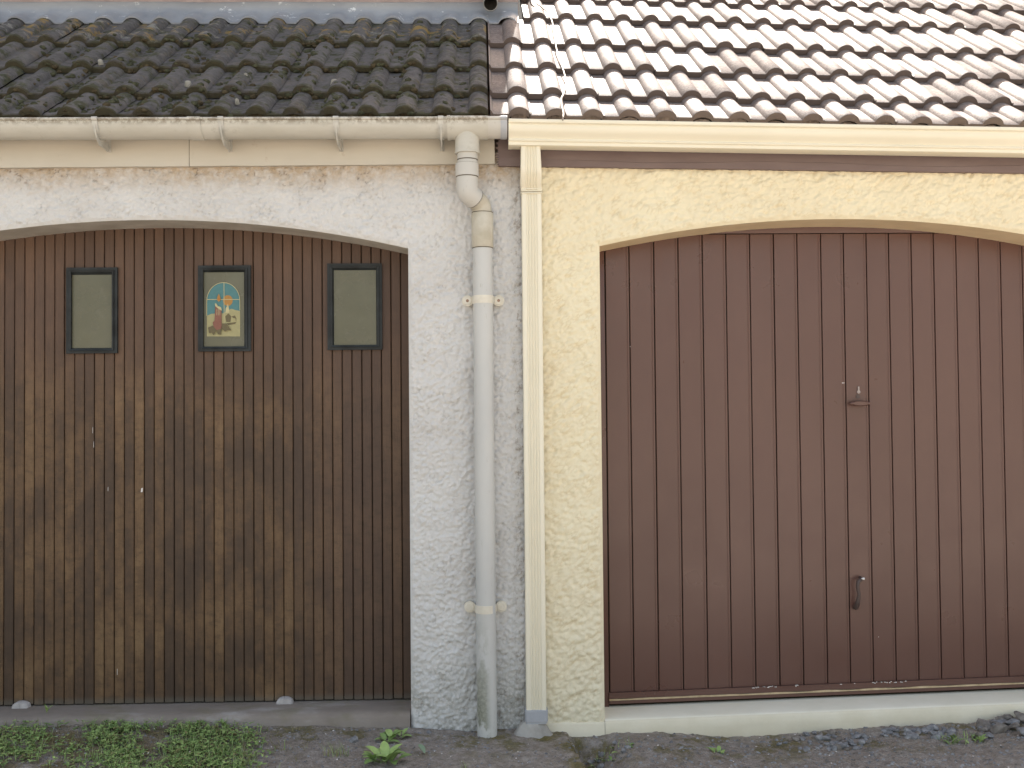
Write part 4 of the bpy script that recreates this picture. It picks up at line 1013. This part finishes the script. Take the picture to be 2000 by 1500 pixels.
def tuft(name, label, cat, px_, py_, n, H, spread, dry=.3, leaves=0):
    lf = Leaves(); p0 = gp(px_, py_)
    for k in range(n):
        p = p0+Vector((rnd(-spread, spread), rnd(-spread*.5, spread*.5), 0)); p.z = gz_at(p.x, p.y)
        lf.blade(p, rnd(0, 6.3), H*rnd(.4, 1.1), .0014, rnd(.2, 1), rnd(.2, 1.1), 1 if random.random() < dry else 0)
    for k in range(leaves):
        p = p0+Vector((rnd(-spread, spread), rnd(-spread*.5, spread*.5), 0)); p.z = gz_at(p.x, p.y)
        lf.leaf(p, rnd(0, 6.3), rnd(.2, 1.1), rnd(.02, .045), rnd(.010, .018), rnd(.3, 1), .4, 5)
    tag(lf.out(name, [M['leaf'], M['leaf_dry']]), label, cat)
tuft('grass_tuft', 'thin dry grass tuft left of the broad leaved weed', 'grass tuft', 655, 1474, 46, .055, .05, .55)
tuft('grass_tuft', 'lush green grass and leaf tuft among stones below the cream threshold', 'grass tuft', 1876, 1446, 70, .035, .085, .1, 22)
tuft('grass_tuft', 'few tall thin grass blades at the front edge beside the slab', 'grass tuft', 905, 1500, 9, .05, .012, .4)
tuft('weed', 'small low weed on bare ground before the cream threshold', 'weed', 1400, 1470, 8, .015, .02, .2, 8)
tuft('weed', 'dark weeds and grass growing in the hollow beside the broken slab', 'weed', 1195, 1474, 26, .05, .10, .45, 16)
for px_, py_, lab in ((226, 1402, 'small upright green sprout on the concrete sill, above the ground cover'), (437, 1405, 'two leaved green sprout standing highest at the right of the ground cover'), (92, 1388, 'tiny pale green sprout on the left end of the concrete sill')):
    lf = Leaves(); p = gp(px_, py_) if py_ > 1395 else Vector((X(px_, py_, .06), .06, zfr+.012))
    if py_ < 1406 and py_ > 1395: p = Vector((X(px_, py_, -.03), -.03, gz_at(X(px_, py_, -.03), -.03)))
    for k in range(5): lf.leaf(p+Vector((rnd(-.006, .006), 0, 0)), rnd(0, 6.3), rnd(.6, 1.4), rnd(.018, .034), rnd(.008, .014), rnd(.4, 1), .3, 5, 0, .008)
    tag(lf.out('sprout', [M['leaf']]), lab, 'sprout')
# stones
def stone_mesh(s_, flat):
    bm = bmesh.new(); bmesh.ops.create_icosphere(bm, subdivisions=2, radius=1); o_ = Vector((rnd(0, 90), rnd(0, 90), 0))
    axs = [Vector((rnd(-1, 1), rnd(-1, 1), rnd(-1, 1))).normalized() for _ in range(7)]
    for v in bm.verts:
        d = v.co.normalized(); k = min([1.0]+[.62/max(.2, d.dot(a)) for a in axs if d.dot(a) > .55]); k *= 1+.12*noise.noise(d*2+o_)
        v.co = Vector((d.x*k*1.25, d.y*k, d.z*k*flat))*s_
    mb = MB(); mb.bm(bm); return mb
smesh = []
def place_stone(px_, py_, size, mat, label, group, dz=0.0):
    mb = stone_mesh(size, rnd(.5, .8)); o_ = mb.build('stone', mat, smooth_deg=28); p = gp(px_, py_); o_.location = p+Vector((0, 0, size*.25+dz)); o_.rotation_euler = (rnd(-.4, .4), rnd(-.4, .4), rnd(0, 6.3)); tag(o_, label, 'stone', group); return o_
for k in range(92):
    if k < 52: px_, py_ = random.gauss(1625, 42), rnd(1432, 1466)
    else: px_, py_ = rnd(1720, 1860), rnd(1424, 1442)
    place_stone(px_, py_, rnd(.009, .021), M['stone'] if random.random() < .8 else M['stone2'], 'grey stone chip lying loose on the ground along the cream threshold', 'stone chips along the threshold')
for k in range(26):
    px_ = rnd(1915, 2040); py_ = rnd(1408-(px_-1915)*.10, 1442); place_stone(px_, py_, rnd(.016, .034), M['stone2'] if random.random() < .6 else M['stone'], 'brown grey stone in the heap at the right end of the cream threshold', 'stones heaped at the right', smooth(1930, 1990, px_)*.015)
for k in range(12):
    place_stone(rnd(1140, 1230), rnd(1452, 1488), rnd(.009, .018), M['stone'], 'small stone lying in the hollow beside the broken slab', 'stones in the hollow')
place_stone(690, 1448, .020, M['stone'], 'pale grey stone left of the broad leaved weed', None); place_stone(838, 1431, .012, M['stone'], 'grey stone at the foot of the white pier', None)
# gravel and pale litter
gvl = MB(); 
for k in range(3600):
    px_, py_ = rnd(-40, 2040), rnd(1400, 1525); p = gp(px_, py_)
    if p.y > -.012: continue
    if noise.noise(Vector((p.x*3, p.y*6, 2))) < -.15 and 850 < px_ < 1100: continue
    s_ = rnd(.002, .0062)*(1.3 if px_ > 1250 else 1); a = rnd(0, 6.3); c_, n_ = math.cos(a), math.sin(a); v = []
    for (ux, uy, uz) in ((-1, -.7, 0), (1, -.8, 0), (.9, .8, 0), (-.8, .9, 0), (-.5, -.4, .8), (.6, -.4, .7), (.5, .5, .75), (-.5, .4, .65)):
        ux *= rnd(.8, 1.2); uy *= rnd(.8, 1.2); v.append(p+Vector((ux*c_-uy*n_, ux*n_+uy*c_, uz-.2))*s_)
    gvl.add(v, [(4, 5, 6, 7), (0, 1, 5, 4), (1, 2, 6, 5), (2, 3, 7, 6), (3, 0, 4, 7)], 0 if random.random() < .6 else 1)
tag(gvl.build('gravel', [M['stone'], M['stone2']]), kind='stuff')
lt = MB()
for k in range(230):
    px_, py_ = rnd(0, 2000), rnd(1415, 1505); p = gp(px_, py_)
    if p.y > -.02: continue
    s_ = rnd(.0012, .0032); a = rnd(0, 6.3); f = Vector((math.cos(a), math.sin(a), rnd(-.3, .3)))*s_*rnd(1, 1.8); g_ = Vector((-math.sin(a), math.cos(a), rnd(.0, .7)))*s_; p = p+Vector((0, 0, .004))
    if 170 < px_ < 520: p.z += .02
    lt.add([p-f-g_, p+f-g_*.6, p+f*.7+g_, p-f*.8+g_*.8], [(0, 1, 2, 3)])
tag(lt.build('petal_litter', M['litter']), kind='stuff')
